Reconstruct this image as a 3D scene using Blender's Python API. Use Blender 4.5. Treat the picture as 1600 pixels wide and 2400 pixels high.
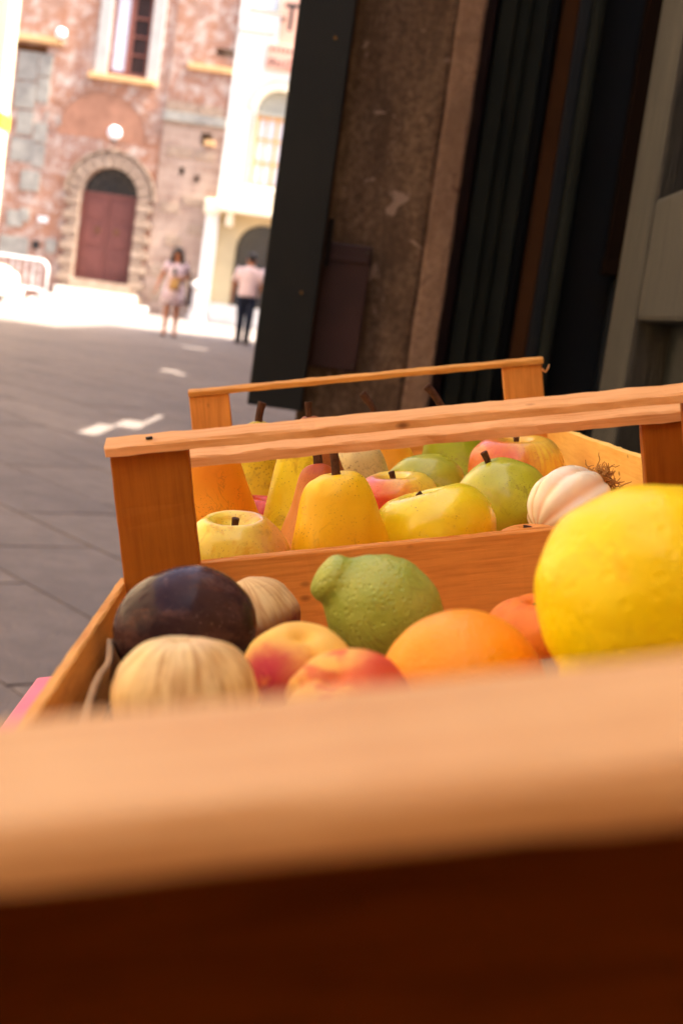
import bpy, bmesh, math, random
from mathutils import Vector, Matrix, Euler, noise
random.seed(11)
R_ = math.radians
scene = bpy.context.scene
for o in list(bpy.data.objects):
    bpy.data.objects.remove(o)

# ------------------------------------------------------------------ camera
PITCH, ROLL, CAM_H = R_(7.95), R_(8.0), 0.9
up_c = Vector((math.cos(PITCH) * math.sin(ROLL), math.cos(PITCH) * math.cos(ROLL), -math.sin(PITCH)))
fw_c = Vector((0, 0, 1))
wy = (fw_c - up_c * fw_c.dot(up_c)).normalized()
wx = Vector((wy.y * up_c.z - wy.z * up_c.y, wy.z * up_c.x - wy.x * up_c.z, wy.x * up_c.y - wy.y * up_c.x))
if wx.x < 0:
    wx = -wx
cam_data = bpy.data.cameras.new('camera')
cam = bpy.data.objects.new('camera', cam_data)
scene.collection.objects.link(cam)
scene.camera = cam
right = Vector((wx[0], wy[0], up_c[0])); upv = Vector((wx[1], wy[1], up_c[1])); fwd = Vector((wx[2], wy[2], up_c[2]))
cam.matrix_world = Matrix(((right.x, upv.x, -fwd.x, 0), (right.y, upv.y, -fwd.y, 0),
                           (right.z, upv.z, -fwd.z, CAM_H), (0, 0, 0, 1)))
cam_data.sensor_fit = 'VERTICAL'
cam_data.sensor_height = 36.0
cam_data.sensor_width = 24.0
cam_data.lens = 50.0
cam_data.clip_start = 0.02
cam_data.clip_end = 2000
cam_data.dof.use_dof = True
cam_data.dof.focus_distance = 0.80
cam_data.dof.aperture_fstop = 12.0
cam_data.dof.aperture_blades = 9

# ------------------------------------------------------------------ sky and sun
SUN_EL = R_(58)
SUN_SKEW = 0.10
sun_to = Vector((1.0, -SUN_SKEW, 0)).normalized()          # towards the sun, on the ground
world = bpy.data.worlds.new('World')
scene.world = world
world.use_nodes = True
wn = world.node_tree
bg = wn.nodes['Background']
sky = wn.nodes.new('ShaderNodeTexSky')
sky.sky_type = 'NISHITA'
sky.sun_disc = False
sky.sun_elevation = SUN_EL
sky.sun_rotation = math.atan2(sun_to.x, sun_to.y)
sky.dust_density = 5.0
sky.ozone_density = 0.0
sky.air_density = 0.6
wn.links.new(sky.outputs[0], bg.inputs[0])
bg.inputs[1].default_value = 0.15
sun_d = bpy.data.lights.new('sun', 'SUN')
sun_d.energy = 4.0
sun_d.angle = R_(0.53)
sun_d.color = (1.0, 0.93, 0.82)
sun = bpy.data.objects.new('sun', sun_d)
scene.collection.objects.link(sun)
to_sun = Vector((sun_to.x * math.cos(SUN_EL), sun_to.y * math.cos(SUN_EL), math.sin(SUN_EL)))
sun.rotation_euler = to_sun.to_track_quat('Z', 'Y').to_euler()
sun.location = to_sun * 60
vs = scene.view_settings
vs.view_transform = 'Standard'
vs.look = 'None'
vs.gamma = 1.0
vs.exposure = 2.5
scene.cycles.max_bounces = 10
scene.cycles.diffuse_bounces = 6
scene.cycles.sample_clamp_indirect = 8
scene.cycles.use_denoising = True

# ------------------------------------------------------------------ helpers
def lin(h):
    h = h.lstrip('#')
    out = []
    for i in (0, 2, 4):
        c = int(h[i:i + 2], 16) / 255
        out.append(c / 12.92 if c <= 0.04045 else ((c + 0.055) / 1.055) ** 2.4)
    return (*out, 1.0)

class NT:
    """small node-tree writer"""
    def __init__(s, name):
        s.m = bpy.data.materials.new(name)
        s.m.use_nodes = True
        s.t = s.m.node_tree
        s.b = s.t.nodes['Principled BSDF']
        s.tc = s.t.nodes.new('ShaderNodeTexCoord')
        s.oi = None
    def n(s, kind):
        return s.t.nodes.new(kind)
    def put(s, sock, v):
        if v is None:
            return
        if hasattr(v, 'is_output'):
            s.t.links.new(v, sock)
        else:
            sock.default_value = v
    def co(s, scale=(1, 1, 1), kind='Object', rnd=0.0, rot=(0, 0, 0)):
        mp = s.n('ShaderNodeMapping')
        mp.inputs['Scale'].default_value = scale
        mp.inputs['Rotation'].default_value = rot
        s.t.links.new(s.tc.outputs[kind], mp.inputs['Vector'])
        if rnd:
            if s.oi is None:
                s.oi = s.n('ShaderNodeObjectInfo')
            mu = s.n('ShaderNodeMath'); mu.operation = 'MULTIPLY'
            s.t.links.new(s.oi.outputs['Random'], mu.inputs[0]); mu.inputs[1].default_value = rnd
            s.t.links.new(mu.outputs[0], mp.inputs['Location'])
        return mp.outputs[0]
    def noise(s, vec, scale=5, detail=4, rough=0.55, dist=0.0):
        t = s.n('ShaderNodeTexNoise')
        s.put(t.inputs['Vector'], vec)
        t.inputs['Scale'].default_value = scale
        t.inputs['Detail'].default_value = detail
        t.inputs['Roughness'].default_value = rough
        t.inputs['Distortion'].default_value = dist
        return t.outputs['Fac']
    def voro(s, vec, scale=5, feature='F1', out='Distance', rnd=1.0):
        t = s.n('ShaderNodeTexVoronoi')
        t.feature = feature
        s.put(t.inputs['Vector'], vec)
        t.inputs['Scale'].default_value = scale
        t.inputs['Randomness'].default_value = rnd
        return t.outputs[out]
    def ramp(s, fac, stops, interp='LINEAR'):
        r = s.n('ShaderNodeValToRGB')
        r.color_ramp.interpolation = interp
        el = r.color_ramp.elements
        while len(el) < len(stops):
            el.new(0.5)
        for e, (p, c) in zip(el, stops):
            e.position = p
            e.color = c if isinstance(c, tuple) else (c, c, c, 1)
        s.t.links.new(fac, r.inputs[0])
        return r.outputs[0]
    def mix(s, fac, a, b, mode='MIX'):
        m = s.n('ShaderNodeMix')
        m.data_type = 'RGBA'
        m.blend_type = mode
        s.put(m.inputs[0], fac); s.put(m.inputs[6], a); s.put(m.inputs[7], b)
        return m.outputs[2]
    def math(s, op, a, b=None, clamp=False):
        m = s.n('ShaderNodeMath')
        m.operation = op
        m.use_clamp = clamp
        s.put(m.inputs[0], a); s.put(m.inputs[1], b)
        return m.outputs[0]
    def sep(s, vec, i):
        x = s.n('ShaderNodeSeparateXYZ')
        s.t.links.new(vec, x.inputs[0])
        return x.outputs[i]
    def comb(s, x, y, z=0.0):
        c = s.n('ShaderNodeCombineXYZ')
        s.put(c.inputs[0], x); s.put(c.inputs[1], y); s.put(c.inputs[2], z)
        return c.outputs[0]
    def bump(s, h, strength=0.3, dist=0.01, normal=None):
        b = s.n('ShaderNodeBump')
        b.inputs['Strength'].default_value = strength
        b.inputs['Distance'].default_value = dist
        s.t.links.new(h, b.inputs['Height'])
        s.put(b.inputs['Normal'], normal)
        return b.outputs[0]
    def done(s, col, rough=0.6, normal=None, spec=0.5, metal=0.0, coat=0.0, sss=0.0):
        b = s.b
        s.put(b.inputs['Base Color'], col)
        s.put(b.inputs['Roughness'], rough)
        s.put(b.inputs['Normal'], normal)
        b.inputs['Specular IOR Level'].default_value = spec
        b.inputs['Metallic'].default_value = metal
        b.inputs['Coat Weight'].default_value = coat
        b.inputs['Coat Roughness'].default_value = 0.12
        if sss:
            b.inputs['Subsurface Weight'].default_value = sss
            b.inputs['Subsurface Radius'].default_value = (0.006, 0.003, 0.001)
            b.inputs['Subsurface Scale'].default_value = 1.0
        return s.m

def plain(name, hexc, rough=0.6, var=0.25, scale=8.0, spec=0.4, metal=0.0, bump=0.0, rnd=3.0):
    t = NT(name)
    c = lin(hexc)
    v = t.co(rnd=rnd)
    f = t.noise(v, scale, 5)
    d = tuple(max(0, x * (1 - var)) for x in c[:3]) + (1,)
    l = tuple(min(1, x * (1 + var)) for x in c[:3]) + (1,)
    col = t.ramp(f, [(0.3, d), (0.7, l)])
    nrm = t.bump(t.noise(v, scale * 6, 4), bump, 0.004) if bump else None
    return t.done(col, rough, nrm, spec, metal)

def tag(o, label=None, cat=None, group=None, kind=None):
    if label: o['label'] = label
    if cat: o['category'] = cat
    if group: o['group'] = group
    if kind: o['kind'] = kind
    return o

def link(o, parent=None):
    scene.collection.objects.link(o)
    if parent is not None:
        o.parent = parent
    return o

def empty(name, loc=(0, 0, 0), rot=(0, 0, 0), mat4=None):
    o = bpy.data.objects.new(name, None)
    o.empty_display_size = 0.05
    link(o)
    if mat4 is not None:
        o.matrix_world = mat4
    else:
        o.location = loc
        o.rotation_euler = rot
    return o

def mesh_obj(name, verts, faces, mat, parent=None, smooth=False, mat4=None):
    me = bpy.data.meshes.new(name)
    me.from_pydata([tuple(v) for v in verts], [], faces)
    me.validate()
    bm = bmesh.new(); bm.from_mesh(me)
    bmesh.ops.recalc_face_normals(bm, faces=bm.faces)
    bm.to_mesh(me); bm.free()
    if smooth:
        for p in me.polygons: p.use_smooth = True
    if mat is not None:
        me.materials.append(mat)
    o = bpy.data.objects.new(name, me)
    link(o, parent)
    if mat4 is not None:
        o.matrix_local = mat4
    return o

class MB:
    """collects shapes for ONE part"""
    def __init__(s):
        s.v = []; s.f = []
    def add(s, vs_, fs):
        k = len(s.v)
        s.v += [Vector(v) for v in vs_]
        s.f += [tuple(i + k for i in f) for f in fs]
        return s
    def box(s, a, b, m=None):
        x0, y0, z0 = a; x1, y1, z1 = b
        vs_ = [Vector(p) for p in ((x0, y0, z0), (x1, y0, z0), (x1, y1, z0), (x0, y1, z0),
                                   (x0, y0, z1), (x1, y0, z1), (x1, y1, z1), (x0, y1, z1))]
        if m is not None:
            vs_ = [m @ v for v in vs_]
        return s.add(vs_, [(0, 3, 2, 1), (4, 5, 6, 7), (0, 1, 5, 4), (1, 2, 6, 5), (2, 3, 7, 6), (3, 0, 4, 7)])
    def tube(s, pts, rad, seg=8, sq=1.0, cap=True):
        pts = [Vector(p) for p in pts]
        k = len(s.v)
        n = len(pts)
        ref = None
        for i, p in enumerate(pts):
            t = (pts[min(i + 1, n - 1)] - pts[max(i - 1, 0)]).normalized()
            if ref is None:
                ref = Vector((0, 1, 0)) if abs(t.y) < 0.9 else Vector((1, 0, 0))
            a = (ref - t * ref.dot(t)).normalized()
            ref = a
            b = t.cross(a)
            r = rad[i] if isinstance(rad, (list, tuple)) else rad
            ra, rb = r if isinstance(r, tuple) else (r * sq, r)
            for j in range(seg):
                th = 2 * math.pi * j / seg
                s.v.append(p + a * math.cos(th) * ra + b * math.sin(th) * rb)
        for i in range(n - 1):
            for j in range(seg):
                j2 = (j + 1) % seg
                s.f.append((k + i * seg + j, k + i * seg + j2, k + (i + 1) * seg + j2, k + (i + 1) * seg + j))
        if cap:
            s.f.append(tuple(k + j for j in reversed(range(seg))))
            s.f.append(tuple(k + (n - 1) * seg + j for j in range(seg)))
        return s
    def prism(s, poly, y0, y1):
        """polygon in x,z pushed through y"""
        n = len(poly)
        vs_ = [(x, y0, z) for x, z in poly] + [(x, y1, z) for x, z in poly]
        fs = [tuple(range(n)), tuple(reversed(range(n, 2 * n)))]
        fs += [(i, n + i, n + (i + 1) % n, (i + 1) % n) for i in range(n)]
        return s.add(vs_, fs)
    def ball(s, c, r, seg=16, rings=10):
        c = Vector(c)
        r = (r, r, r) if not isinstance(r, tuple) else r
        k = len(s.v)
        s.v.append(c + Vector((0, 0, r[2])))
        for i in range(1, rings):
            a = math.pi * i / rings
            for j in range(seg):
                b = 2 * math.pi * j / seg
                s.v.append(c + Vector((r[0] * math.sin(a) * math.cos(b), r[1] * math.sin(a) * math.sin(b), r[2] * math.cos(a))))
        s.v.append(c - Vector((0, 0, r[2])))
        e = len(s.v) - 1
        for j in range(seg):
            j2 = (j + 1) % seg
            s.f.append((k, k + 1 + j, k + 1 + j2))
            for i in range(rings - 2):
                q = k + 1 + i * seg
                s.f.append((q + j, q + seg + j, q + seg + j2, q + j2))
            q = k + 1 + (rings - 2) * seg
            s.f.append((q + j, e, q + j2))
        return s
    def build(s, name, mat, parent=None, smooth=False, mat4=None, bevel=0.0):
        o = mesh_obj(name, s.v, s.f, mat, parent, smooth, mat4)
        if bevel:
            bm = bmesh.new(); bm.from_mesh(o.data)
            bmesh.ops.bevel(bm, geom=list(bm.edges), offset=bevel, segments=2, affect='EDGES', profile=0.6)
            bm.to_mesh(o.data); bm.free()
        return o

def boxpart(name, a, b, mat, parent, bevel=0.0):
    return MB().box(a, b).build(name, mat, parent, bevel=bevel)

# ------------------------------------------------------------------ materials
def wood_mat(name, light, dark, rough=0.62, grain=1.0, spec=0.2):
    t = NT(name)
    v = t.co((5, 60, 60), rnd=7.0)
    g = t.noise(v, 4.0, 6, 0.62, 0.6)
    v2 = t.co((14, 420, 420), rnd=3.0)
    fine = t.noise(v2, 2.0, 3, 0.6)
    blot = t.noise(t.co((9, 14, 14), rnd=5.0), 2.5, 3)
    f = t.math('ADD', t.math('MULTIPLY', g, 0.62), t.math('MULTIPLY', fine, 0.38))
    col = t.ramp(f, [(0.30, lin(dark)), (0.52, lin(light)), (0.75, tuple(min(1, c * 1.18) for c in lin(light)[:3]) + (1,))])
    col = t.mix(t.ramp(blot, [(0.35, 0.0), (0.75, 0.35)]), col, lin(dark))
    knot = t.voro(t.co((16, 30, 30), rnd=9.0), 1.6)
    col = t.mix(t.ramp(knot, [(0.03, 0.75), (0.10, 0.0)]), col, lin('#6b3312'))
    nrm = t.bump(f, 0.35 * grain, 0.0012)
    return t.done(col, rough, nrm, spec)

M = {}
M['crate'] = wood_mat('crate_wood', '#e2a04a', '#bc7428')
M['crate_red'] = wood_mat('crate_wood_reddish', '#e89c48', '#cc7c30')
M['post'] = wood_mat('crate_post_wood', '#a86214', '#94520c', grain=.4)
M['rail'] = wood_mat('crate_rail_wood', '#ecb070', '#d48e48')
M['rail_pale'] = wood_mat('pale_rail_wood', '#d8aa74', '#c2864c', grain=.5)
M['crate_lit'] = wood_mat('lit_side_wood', '#f4c468', '#e4ac4c', grain=.6)  # lighter copy of the crate wood, street light put into the colour
M['shaded_board'] = wood_mat('brown_board_in_shade', '#5c2a00', '#401a00', spec=0.03)  # deep shade under the near rail is put into this brown
M['stand'] = wood_mat('stand_wood', '#6a4a30', '#3c2818')
M['pink'] = plain('pink_paint', '#e0607c', 0.5, 0.08, 20)
M['cardboard'] = plain('cardboard', '#a98660', 0.85, 0.12, 30, 0.1)
M['nail'] = plain('nail_steel', '#4a443e', 0.4, 0.2, 60, 0.5, 0.8)

def stone_mat(name, c1, c2, c3, sc=1.0, bump=0.5, rough=0.85):
    t = NT(name)
    v = t.co(rnd=4.0)
    a = t.noise(v, 3 * sc, 6, 0.6)
    b = t.noise(v, 22 * sc, 5, 0.7)
    col = t.ramp(a, [(0.3, lin(c1)), (0.55, lin(c2)), (0.78, lin(c3))])
    col = t.mix(t.ramp(b, [(0.35, 0.55), (0.6, 0.0)]), col, lin(c1))
    spots = t.voro(v, 14 * sc)
    col = t.mix(t.ramp(spots, [(0.08, 0.6), (0.16, 0.0)]), col, lin(c3))
    return t.done(col, rough, t.bump(b, bump, 0.02 / sc), 0.25)

# pavement
def pave_mat(name, joints):
    t = NT(name)
    v = t.co(kind='Object', rnd=0.0 if joints else 13.0)
    big = t.noise(v, 0.9, 5, 0.6)
    mid = t.noise(v, 9, 5, 0.65)
    chis = t.noise(t.co((26, 70, 40), rnd=0 if joints else 13.0, rot=(0, 0, 0.5)), 1.0, 4, 0.6, 1.2)
    col = t.ramp(big, [(0.3, lin('#746963')), (0.5, lin('#82766e')), (0.72, lin('#908277'))])
    col = t.mix(t.ramp(mid, [(0.35, 0.5), (0.62, 0.0)]), col, lin('#665b55'))
    if not joints:
        rc = t.ramp(t.oi.outputs['Random'], [(0.0, (0.93, 0.93, 0.94, 1)), (1.0, (1.05, 1.04, 1.02, 1))])
        col = t.mix(1.0, col, rc, 'MULTIPLY')
    h = t.math('ADD', t.math('MULTIPLY', chis, 0.75), t.math('MULTIPLY', mid, 0.25))
    if joints:
        br = t.n('ShaderNodeTexBrick')
        mp = t.co(rot=(0, 0, R_(-52)))
        # joints of the slabs that are too far away to build
        t.t.links.new(mp, br.inputs['Vector'])
        br.inputs['Scale'].default_value = 1.0
        br.inputs['Mortar Size'].default_value = 0.006
        br.inputs['Brick Width'].default_value = 0.95
        br.inputs['Row Height'].default_value = 0.48
        col = t.mix(br.outputs['Fac'], col, lin('#665c56'))
    return t.done(col, 0.72, t.bump(h, 0.9, 0.018), 0.35)
M['slab'] = pave_mat('street_slab_stone', False)
M['pave'] = pave_mat('street_paving_far', True)

def brick_mat():
    t = NT('old_brick_wall')
    xyz = t.co()
    uv = t.comb(t.sep(xyz, 0), t.sep(xyz, 2))
    br = t.n('ShaderNodeTexBrick')
    t.t.links.new(uv, br.inputs['Vector'])
    br.inputs['Scale'].default_value = 1.0
    br.inputs['Brick Width'].default_value = 0.27
    br.inputs['Row Height'].default_value = 0.075
    br.inputs['Mortar Size'].default_value = 0.012
    br.inputs['Color1'].default_value = lin('#a0745e')
    br.inputs['Color2'].default_value = lin('#885848')
    br.inputs['Mortar'].default_value = lin('#9c8c80')
    a = t.noise(xyz, 0.55, 5, 0.6)
    b = t.noise(xyz, 2.6, 6, 0.7)
    c = t.noise(xyz, 1.3, 5, 0.65)
    col = t.mix(t.ramp(a, [(0.42, 0.0), (0.6, 0.7)]), br.outputs['Color'], lin('#9c6a4c'))
    col = t.mix(t.ramp(b, [(0.47, 0.0), (0.63, 0.8)]), col, lin('#baaea2'))
    col = t.mix(t.ramp(c, [(0.30, 0.65), (0.44, 0.0)]), col, lin('#8a7668'))
    return t.done(col, 0.9, t.bump(br.outputs['Fac'], 0.3, 0.01), 0.2)
M['brick'] = brick_mat()

def masonry_mat(name, c1, c2, c3, w=0.62, h=0.3):
    t = NT(name)
    xyz = t.co()
    uv = t.comb(t.sep(xyz, 0), t.sep(xyz, 2))
    wob = t.noise(xyz, 1.5, 3)
    br = t.n('ShaderNodeTexBrick')
    t.t.links.new(t.mix(0.06, uv, wob), br.inputs['Vector'])
    br.inputs['Brick Width'].default_value = w
    br.inputs['Row Height'].default_value = h
    br.inputs['Scale'].default_value = 1.0
    br.inputs['Mortar Size'].default_value = 0.016
    br.inputs['Color1'].default_value = lin(c1)
    br.inputs['Color2'].default_value = lin(c2)
    br.inputs['Mortar'].default_value = lin(c3)
    a = t.noise(xyz, 0.8, 6, 0.65)
    b = t.noise(xyz, 3.4, 6, 0.7)
    col = t.mix(t.ramp(a, [(0.42, 0.0), (0.62, 0.75)]), br.outputs['Color'], lin(c3))
    col = t.mix(t.ramp(b, [(0.34, 0.6), (0.5, 0.0)]), col, lin(c2))
    return t.done(col, 0.9, t.bump(b, 0.5, 0.03), 0.2)
M['beige_stone'] = masonry_mat('beige_stone_wall', '#a48c7c', '#8a7060', '#b09a88')
M['grey_stone'] = stone_mat('grey_ashlar', '#7c7870', '#938f85', '#aaa498', 1.0, 0.4)
M['portal_stone'] = stone_mat('portal_stone', '#867260', '#a08a76', '#b8a490', 1.2, 0.4)
M['white_stone'] = stone_mat('white_stone', '#bdb6ac', '#d6d0c8', '#e6e2dc', 1.0, 0.2)
M['plaster_white'] = plain('white_plaster', '#e4e0d6', 0.85, 0.05, 1.5, 0.2)
M['plaster_cream'] = plain('cream_plaster', '#e2d4b8', 0.85, 0.06, 1.5, 0.2)
M['plaster_ochre'] = plain('ochre_plaster', '#b9a884', 0.85, 0.12, 1.2, 0.2)
M['plaster_pink'] = plain('pink_plaster', '#d8a892', 0.85, 0.10, 2.0, 0.2)
M['plaster_warm'] = plain('warm_ochre_plaster', '#d0b896', 0.88, 0.10, 0.8, 0.2)
M['terracotta'] = plain('terracotta_paint', '#96694c', 0.85, 0.1, 2.0, 0.2)
M['infill'] = plain('weathered_brick_infill', '#9a705a', 0.9, 0.25, 1.6, 0.15)
M['pale_jamb'] = plain('pale_jamb_stone', '#aaa59e', 0.85, 0.1, 2.0, 0.2)
M['window_dark'] = plain('brown_dark_pane', '#3c2a24', 0.5, 0.3, 2.0, 0.2)
M['grey_trim'] = plain('grey_trim_stone', '#a4a294', 0.8, 0.1, 3.0, 0.3)
M['door_wood'] = plain('brown_door_paint', '#6c3e36', 0.55, 0.15, 3.0, 0.35)
M['dark_glass'] = plain('dark_glass', '#24262a', 0.15, 0.3, 2.0, 0.6)
M['iron'] = plain('black_iron', '#2a2826', 0.5, 0.2, 10, 0.4, 0.4)
M['brass'] = plain('old_brass', '#8a6a3c', 0.4, 0.2, 20, 0.5, 0.8)
M['window_wood'] = plain('brown_window_wood', '#8a5648', 0.6, 0.15, 6, 0.3)
M['orange_frame'] = plain('ochre_window_frame', '#d8a66c', 0.6, 0.1, 6, 0.3)
M['curtain'] = plain('white_curtain', '#d8dce6', 0.9, 0.08, 9, 0.1)
M['globe'] = plain('white_lamp_glass', '#eceef2', 0.25, 0.03, 3, 0.5)
M['ochre_sill'] = plain('ochre_ledge_stone', '#c8a070', 0.8, 0.1, 3, 0.2)
M['white_metal'] = plain('white_painted_metal', '#e6e4e2', 0.4, 0.04, 6, 0.5)
M['yellow_band'] = plain('yellow_paint', '#e8c02c', 0.6, 0.1, 5, 0.3)
M['green_dark'] = plain('dark_green_door_paint', '#2a2c22', 0.7, 0.22, 5, 0.12, bump=0.25)
M['shutter_paint'] = plain('near_black_green_paint', '#141816', 0.6, 0.2, 6, 0.35, bump=0.2)
M['unlit_room'] = plain('interior_shade', '#080706', 0.9, 0.3, 4, 0.1)  # near-black walls: the room's darkness is put into the colour
M['brown_strip'] = plain('brown_varnished_wood', '#4e3018', 0.85, 0.2, 6, 0.08)
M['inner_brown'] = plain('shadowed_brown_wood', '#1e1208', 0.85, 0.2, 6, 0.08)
M['maroon'] = plain('dark_maroon_metal', '#3c2420', 0.55, 0.25, 9, 0.35, bump=0.3)
M['paving_curb'] = M['white_stone']

def rough_stone(name, c1, c2, c3, chips):
    t = NT(name)
    v = t.co(rnd=2.0)
    a = t.noise(t.co((1, 1, .35), rnd=2.0), 16, 6, 0.7, .5)
    b = t.noise(v, 75, 6, 0.8)
    c = t.noise(v, 260, 3, 0.7)
    col = t.ramp(b, [(0.34, lin(c1)), (0.5, lin(c2)), (0.70, lin(c3))])
    col = t.mix(t.ramp(a, [(0.38, 0.75), (0.58, 0.0)]), col, lin(c1))
    run = t.noise(t.co((1, 1, .06), rnd=2.0), 45, 4, 0.6)
    col = t.mix(t.ramp(run, [(0.55, 0.0), (0.70, 0.55)]), col, lin(c1))
    big = t.noise(v, 24, 5, 0.6, 0.8)
    col = t.mix(t.ramp(big, [(0.63, 0.0), (0.67, 0.85)]), col, lin(chips))
    h = t.math('ADD', t.math('MULTIPLY', b, 0.7), t.math('MULTIPLY', c, 0.3))
    return t.done(col, 0.9, t.bump(h, 0.9, 0.010), 0.15)
M['pier'] = rough_stone('brown_sandstone', '#5a4634', '#82684e', '#a4886a', '#b89c84')
M['pier_edge'] = rough_stone('beige_sandstone_edge', '#84664e', '#a68466', '#bc9a7c', '#6a4c3c')

def peeled_paint():
    t = NT('weathered_grey_green_paint')
    v = t.co()
    a = t.noise(t.co((9, 9, 2.2)), 3.0, 6, 0.65, 0.4)
    b = t.noise(v, 130, 5, 0.7)
    st = t.noise(t.co((70, 70, 4)), 2.0, 5, 0.65, 0.5)
    col = t.ramp(a, [(0.3, lin('#28261f')), (0.5, lin('#36342b')), (0.7, lin('#454136'))])
    col = t.mix(t.ramp(st, [(0.58, 0.0), (0.7, 0.5)]), col, lin('#6a6456'))
    col = t.mix(t.ramp(b, [(0.28, 0.7), (0.40, 0.0)]), col, lin('#24261f'))
    h = t.math('ADD', t.math('MULTIPLY', st, 0.7), t.math('MULTIPLY', b, 0.3))
    return t.done(col, 0.58, t.bump(h, 0.8, 0.004), 0.35)
M['leaf_paint'] = peeled_paint()
M['leaf_panel'] = plain('green_recess_shade', '#12150e', 0.6, 0.3, 25, 0.35, bump=0.5)  # door green with the shade of the recesses put into its colour

# ------------------------------------------------------------------ the setting: ground and paving
ground = MB().box((-300, -200, -0.6), (300, 400, -0.005)).build('ground', M['pave'])
tag(ground, kind='structure')
pavement = mesh_obj('pavement', [(-7, -6, -0.004), (2, -6, -0.004), (2, 2.2, -0.004), (-7, 2.2, -0.004)], [(0, 1, 2, 3)], M['slab'])
tag(pavement, kind='structure')
ang = R_(-52)
ca, sa = math.cos(ang), math.sin(ang)
slab_meshes = []
for k in range(4):
    bm = bmesh.new()
    bmesh.ops.create_cube(bm, size=1.0)
    bmesh.ops.scale(bm, vec=(0.95 - 0.002, 0.48 - 0.002, 0.03), verts=bm.verts)
    bmesh.ops.bevel(bm, geom=[e for e in bm.edges if all(v.co.z > 0 for v in e.verts)], offset=0.003 + 0.001 * k, segments=2, affect='EDGES')
    me = bpy.data.meshes.new('paving_slab')
    bm.to_mesh(me); bm.free()
    me.materials.append(M['slab'])
    slab_meshes.append(me)
cnt = 0
for j in range(-60, 80):
    for i in range(-40, 40):
        u, w = (i + (0.5 if j % 2 else 0.0) + 0.13 * math.sin(j * 2.3)) * 0.95, j * 0.48 + 0.12
        x, y = u * ca - w * sa, u * sa + w * ca
        if not (2.4 < y < 16.5 and -0.26 * y - 0.45 < x < -0.03 * y + 0.45):
            continue
        if cnt >= 295:
            continue
        o = bpy.data.objects.new('paving_slab', slab_meshes[cnt % 4])
        link(o, pavement)
        o.location = (x, y, -0.015 + random.uniform(-0.001, 0.001))
        o.rotation_euler = (random.uniform(-.0015, .0015), random.uniform(-.0015, .0015), ang + random.uniform(-.006, .006))
        cnt += 1

# ------------------------------------------------------------------ far facade helpers (x,z plane at y)
def arc(cx, cz, r, a0, a1, n):
    return [(cx + r * math.cos(a0 + (a1 - a0) * i / n), cz + r * math.sin(a0 + (a1 - a0) * i / n)) for i in range(n + 1)]

def wall_open(mb, x0, x1, z0, z1, y, depth, holes):
    """front sheet of a wall at y with openings and their reveals; holes: (hx0, hx1, hz0, hz1, arched)"""
    xs = sorted({x0, x1, *[h[0] for h in holes], *[h[1] for h in holes]})
    for a, b in zip(xs[:-1], xs[1:]):
        hs = sorted([h for h in holes if h[0] <= a + 1e-6 and h[1] >= b - 1e-6], key=lambda h: h[2])
        z = z0
        for h in hs:
            if h[2] > z + 1e-6:
                mb.add([(a, y, z), (b, y, z), (b, y, h[2]), (a, y, h[2])], [(0, 1, 2, 3)])
            if h[4]:
                r = (h[1] - h[0]) / 2
                pts = arc((h[0] + h[1]) / 2, h[3] - r, r, math.pi, 0, 20)
                for p, q in zip(pts[:-1], pts[1:]):
                    mb.add([(p[0], y, p[1]), (q[0], y, q[1]), (q[0], y, h[3] + 0.001), (p[0], y, h[3] + 0.001)], [(0, 1, 2, 3)])
                z = h[3] + 0.001
            else:
                z = h[3]
        if z < z1:
            mb.add([(a, y, z), (b, y, z), (b, y, z1), (a, y, z1)], [(0, 1, 2, 3)])
    for h in holes:
        out = [(h[0], h[2])]
        if h[4]:
            r = (h[1] - h[0]) / 2
            out += arc((h[0] + h[1]) / 2, h[3] - r, r, math.pi, 0, 20)
        else:
            out += [(h[0], h[3]), (h[1], h[3])]
        out += [(h[1], h[2])]
        for p, q in zip(out, out[1:] + out[:1]):
            mb.add([(p[0], y, p[1]), (q[0], y, q[1]), (q[0], y + depth, q[1]), (p[0], y + depth, p[1])], [(0, 1, 2, 3)])

YF = 45.0
# ---- old brick palace
CXD = -8.48
pal = empty('brick_palace', (CXD, YF, 0))
tag(pal, 'old red brick palace with arched stone portal and brown double door', 'building')
PM = Matrix.Translation((-CXD, -YF, 0))            # world facade coordinates -> local
def pl(mb, name, mat, parent=pal, **k):
    mb.v = [PM @ v for v in mb.v]
    return mb.build(name, mat, parent, **k)
mb = MB()
wall_open(mb, -20, -7.08, 0, 15, YF, 0.35, [(CXD - .885, CXD + .885, 0.786, 4.30, True), (-9.02, -7.80, 7.1, 9.6, False)])
mb.box((-20, YF + 4.0, 0), (-7.08, YF + 9, 15))
mb.add([(-20, YF, 15), (-7.08, YF, 15), (-7.08, YF + 9, 15), (-20, YF + 9, 15)], [(0, 1, 2, 3)])
pl(mb, 'wall', M['brick'])
# grey ashlar blocks on the left flank of the wall
random.seed(5)
for (bx, bz, bw, bh) in [(-11.75, 6.55, .62, .85), (-11.1, 6.75, .42, .65), (-11.08, 5.95, .38, .76), (-11.75, 5.7, .64, .8), (-11.6, 4.9, .5, .74),
                         (-11.05, 4.75, .42, .6), (-11.7, 4.1, .7, .72), (-11.0, 4.0, .36, .7), (-11.3, 3.25, .6, .6), (-11.6, 2.1, .5, .5), (-11.2, 2.3, .3, .4),
                         (-10.75, 5.35, .5, .35), (-11.75, 1.2, .9, .6)]:
    pl(MB().box((bx, YF - .03 - .02 * random.random(), bz), (bx + bw, YF + .04, bz + bh)), 'stone_block', M['grey_stone'], bevel=0.012)
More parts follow.
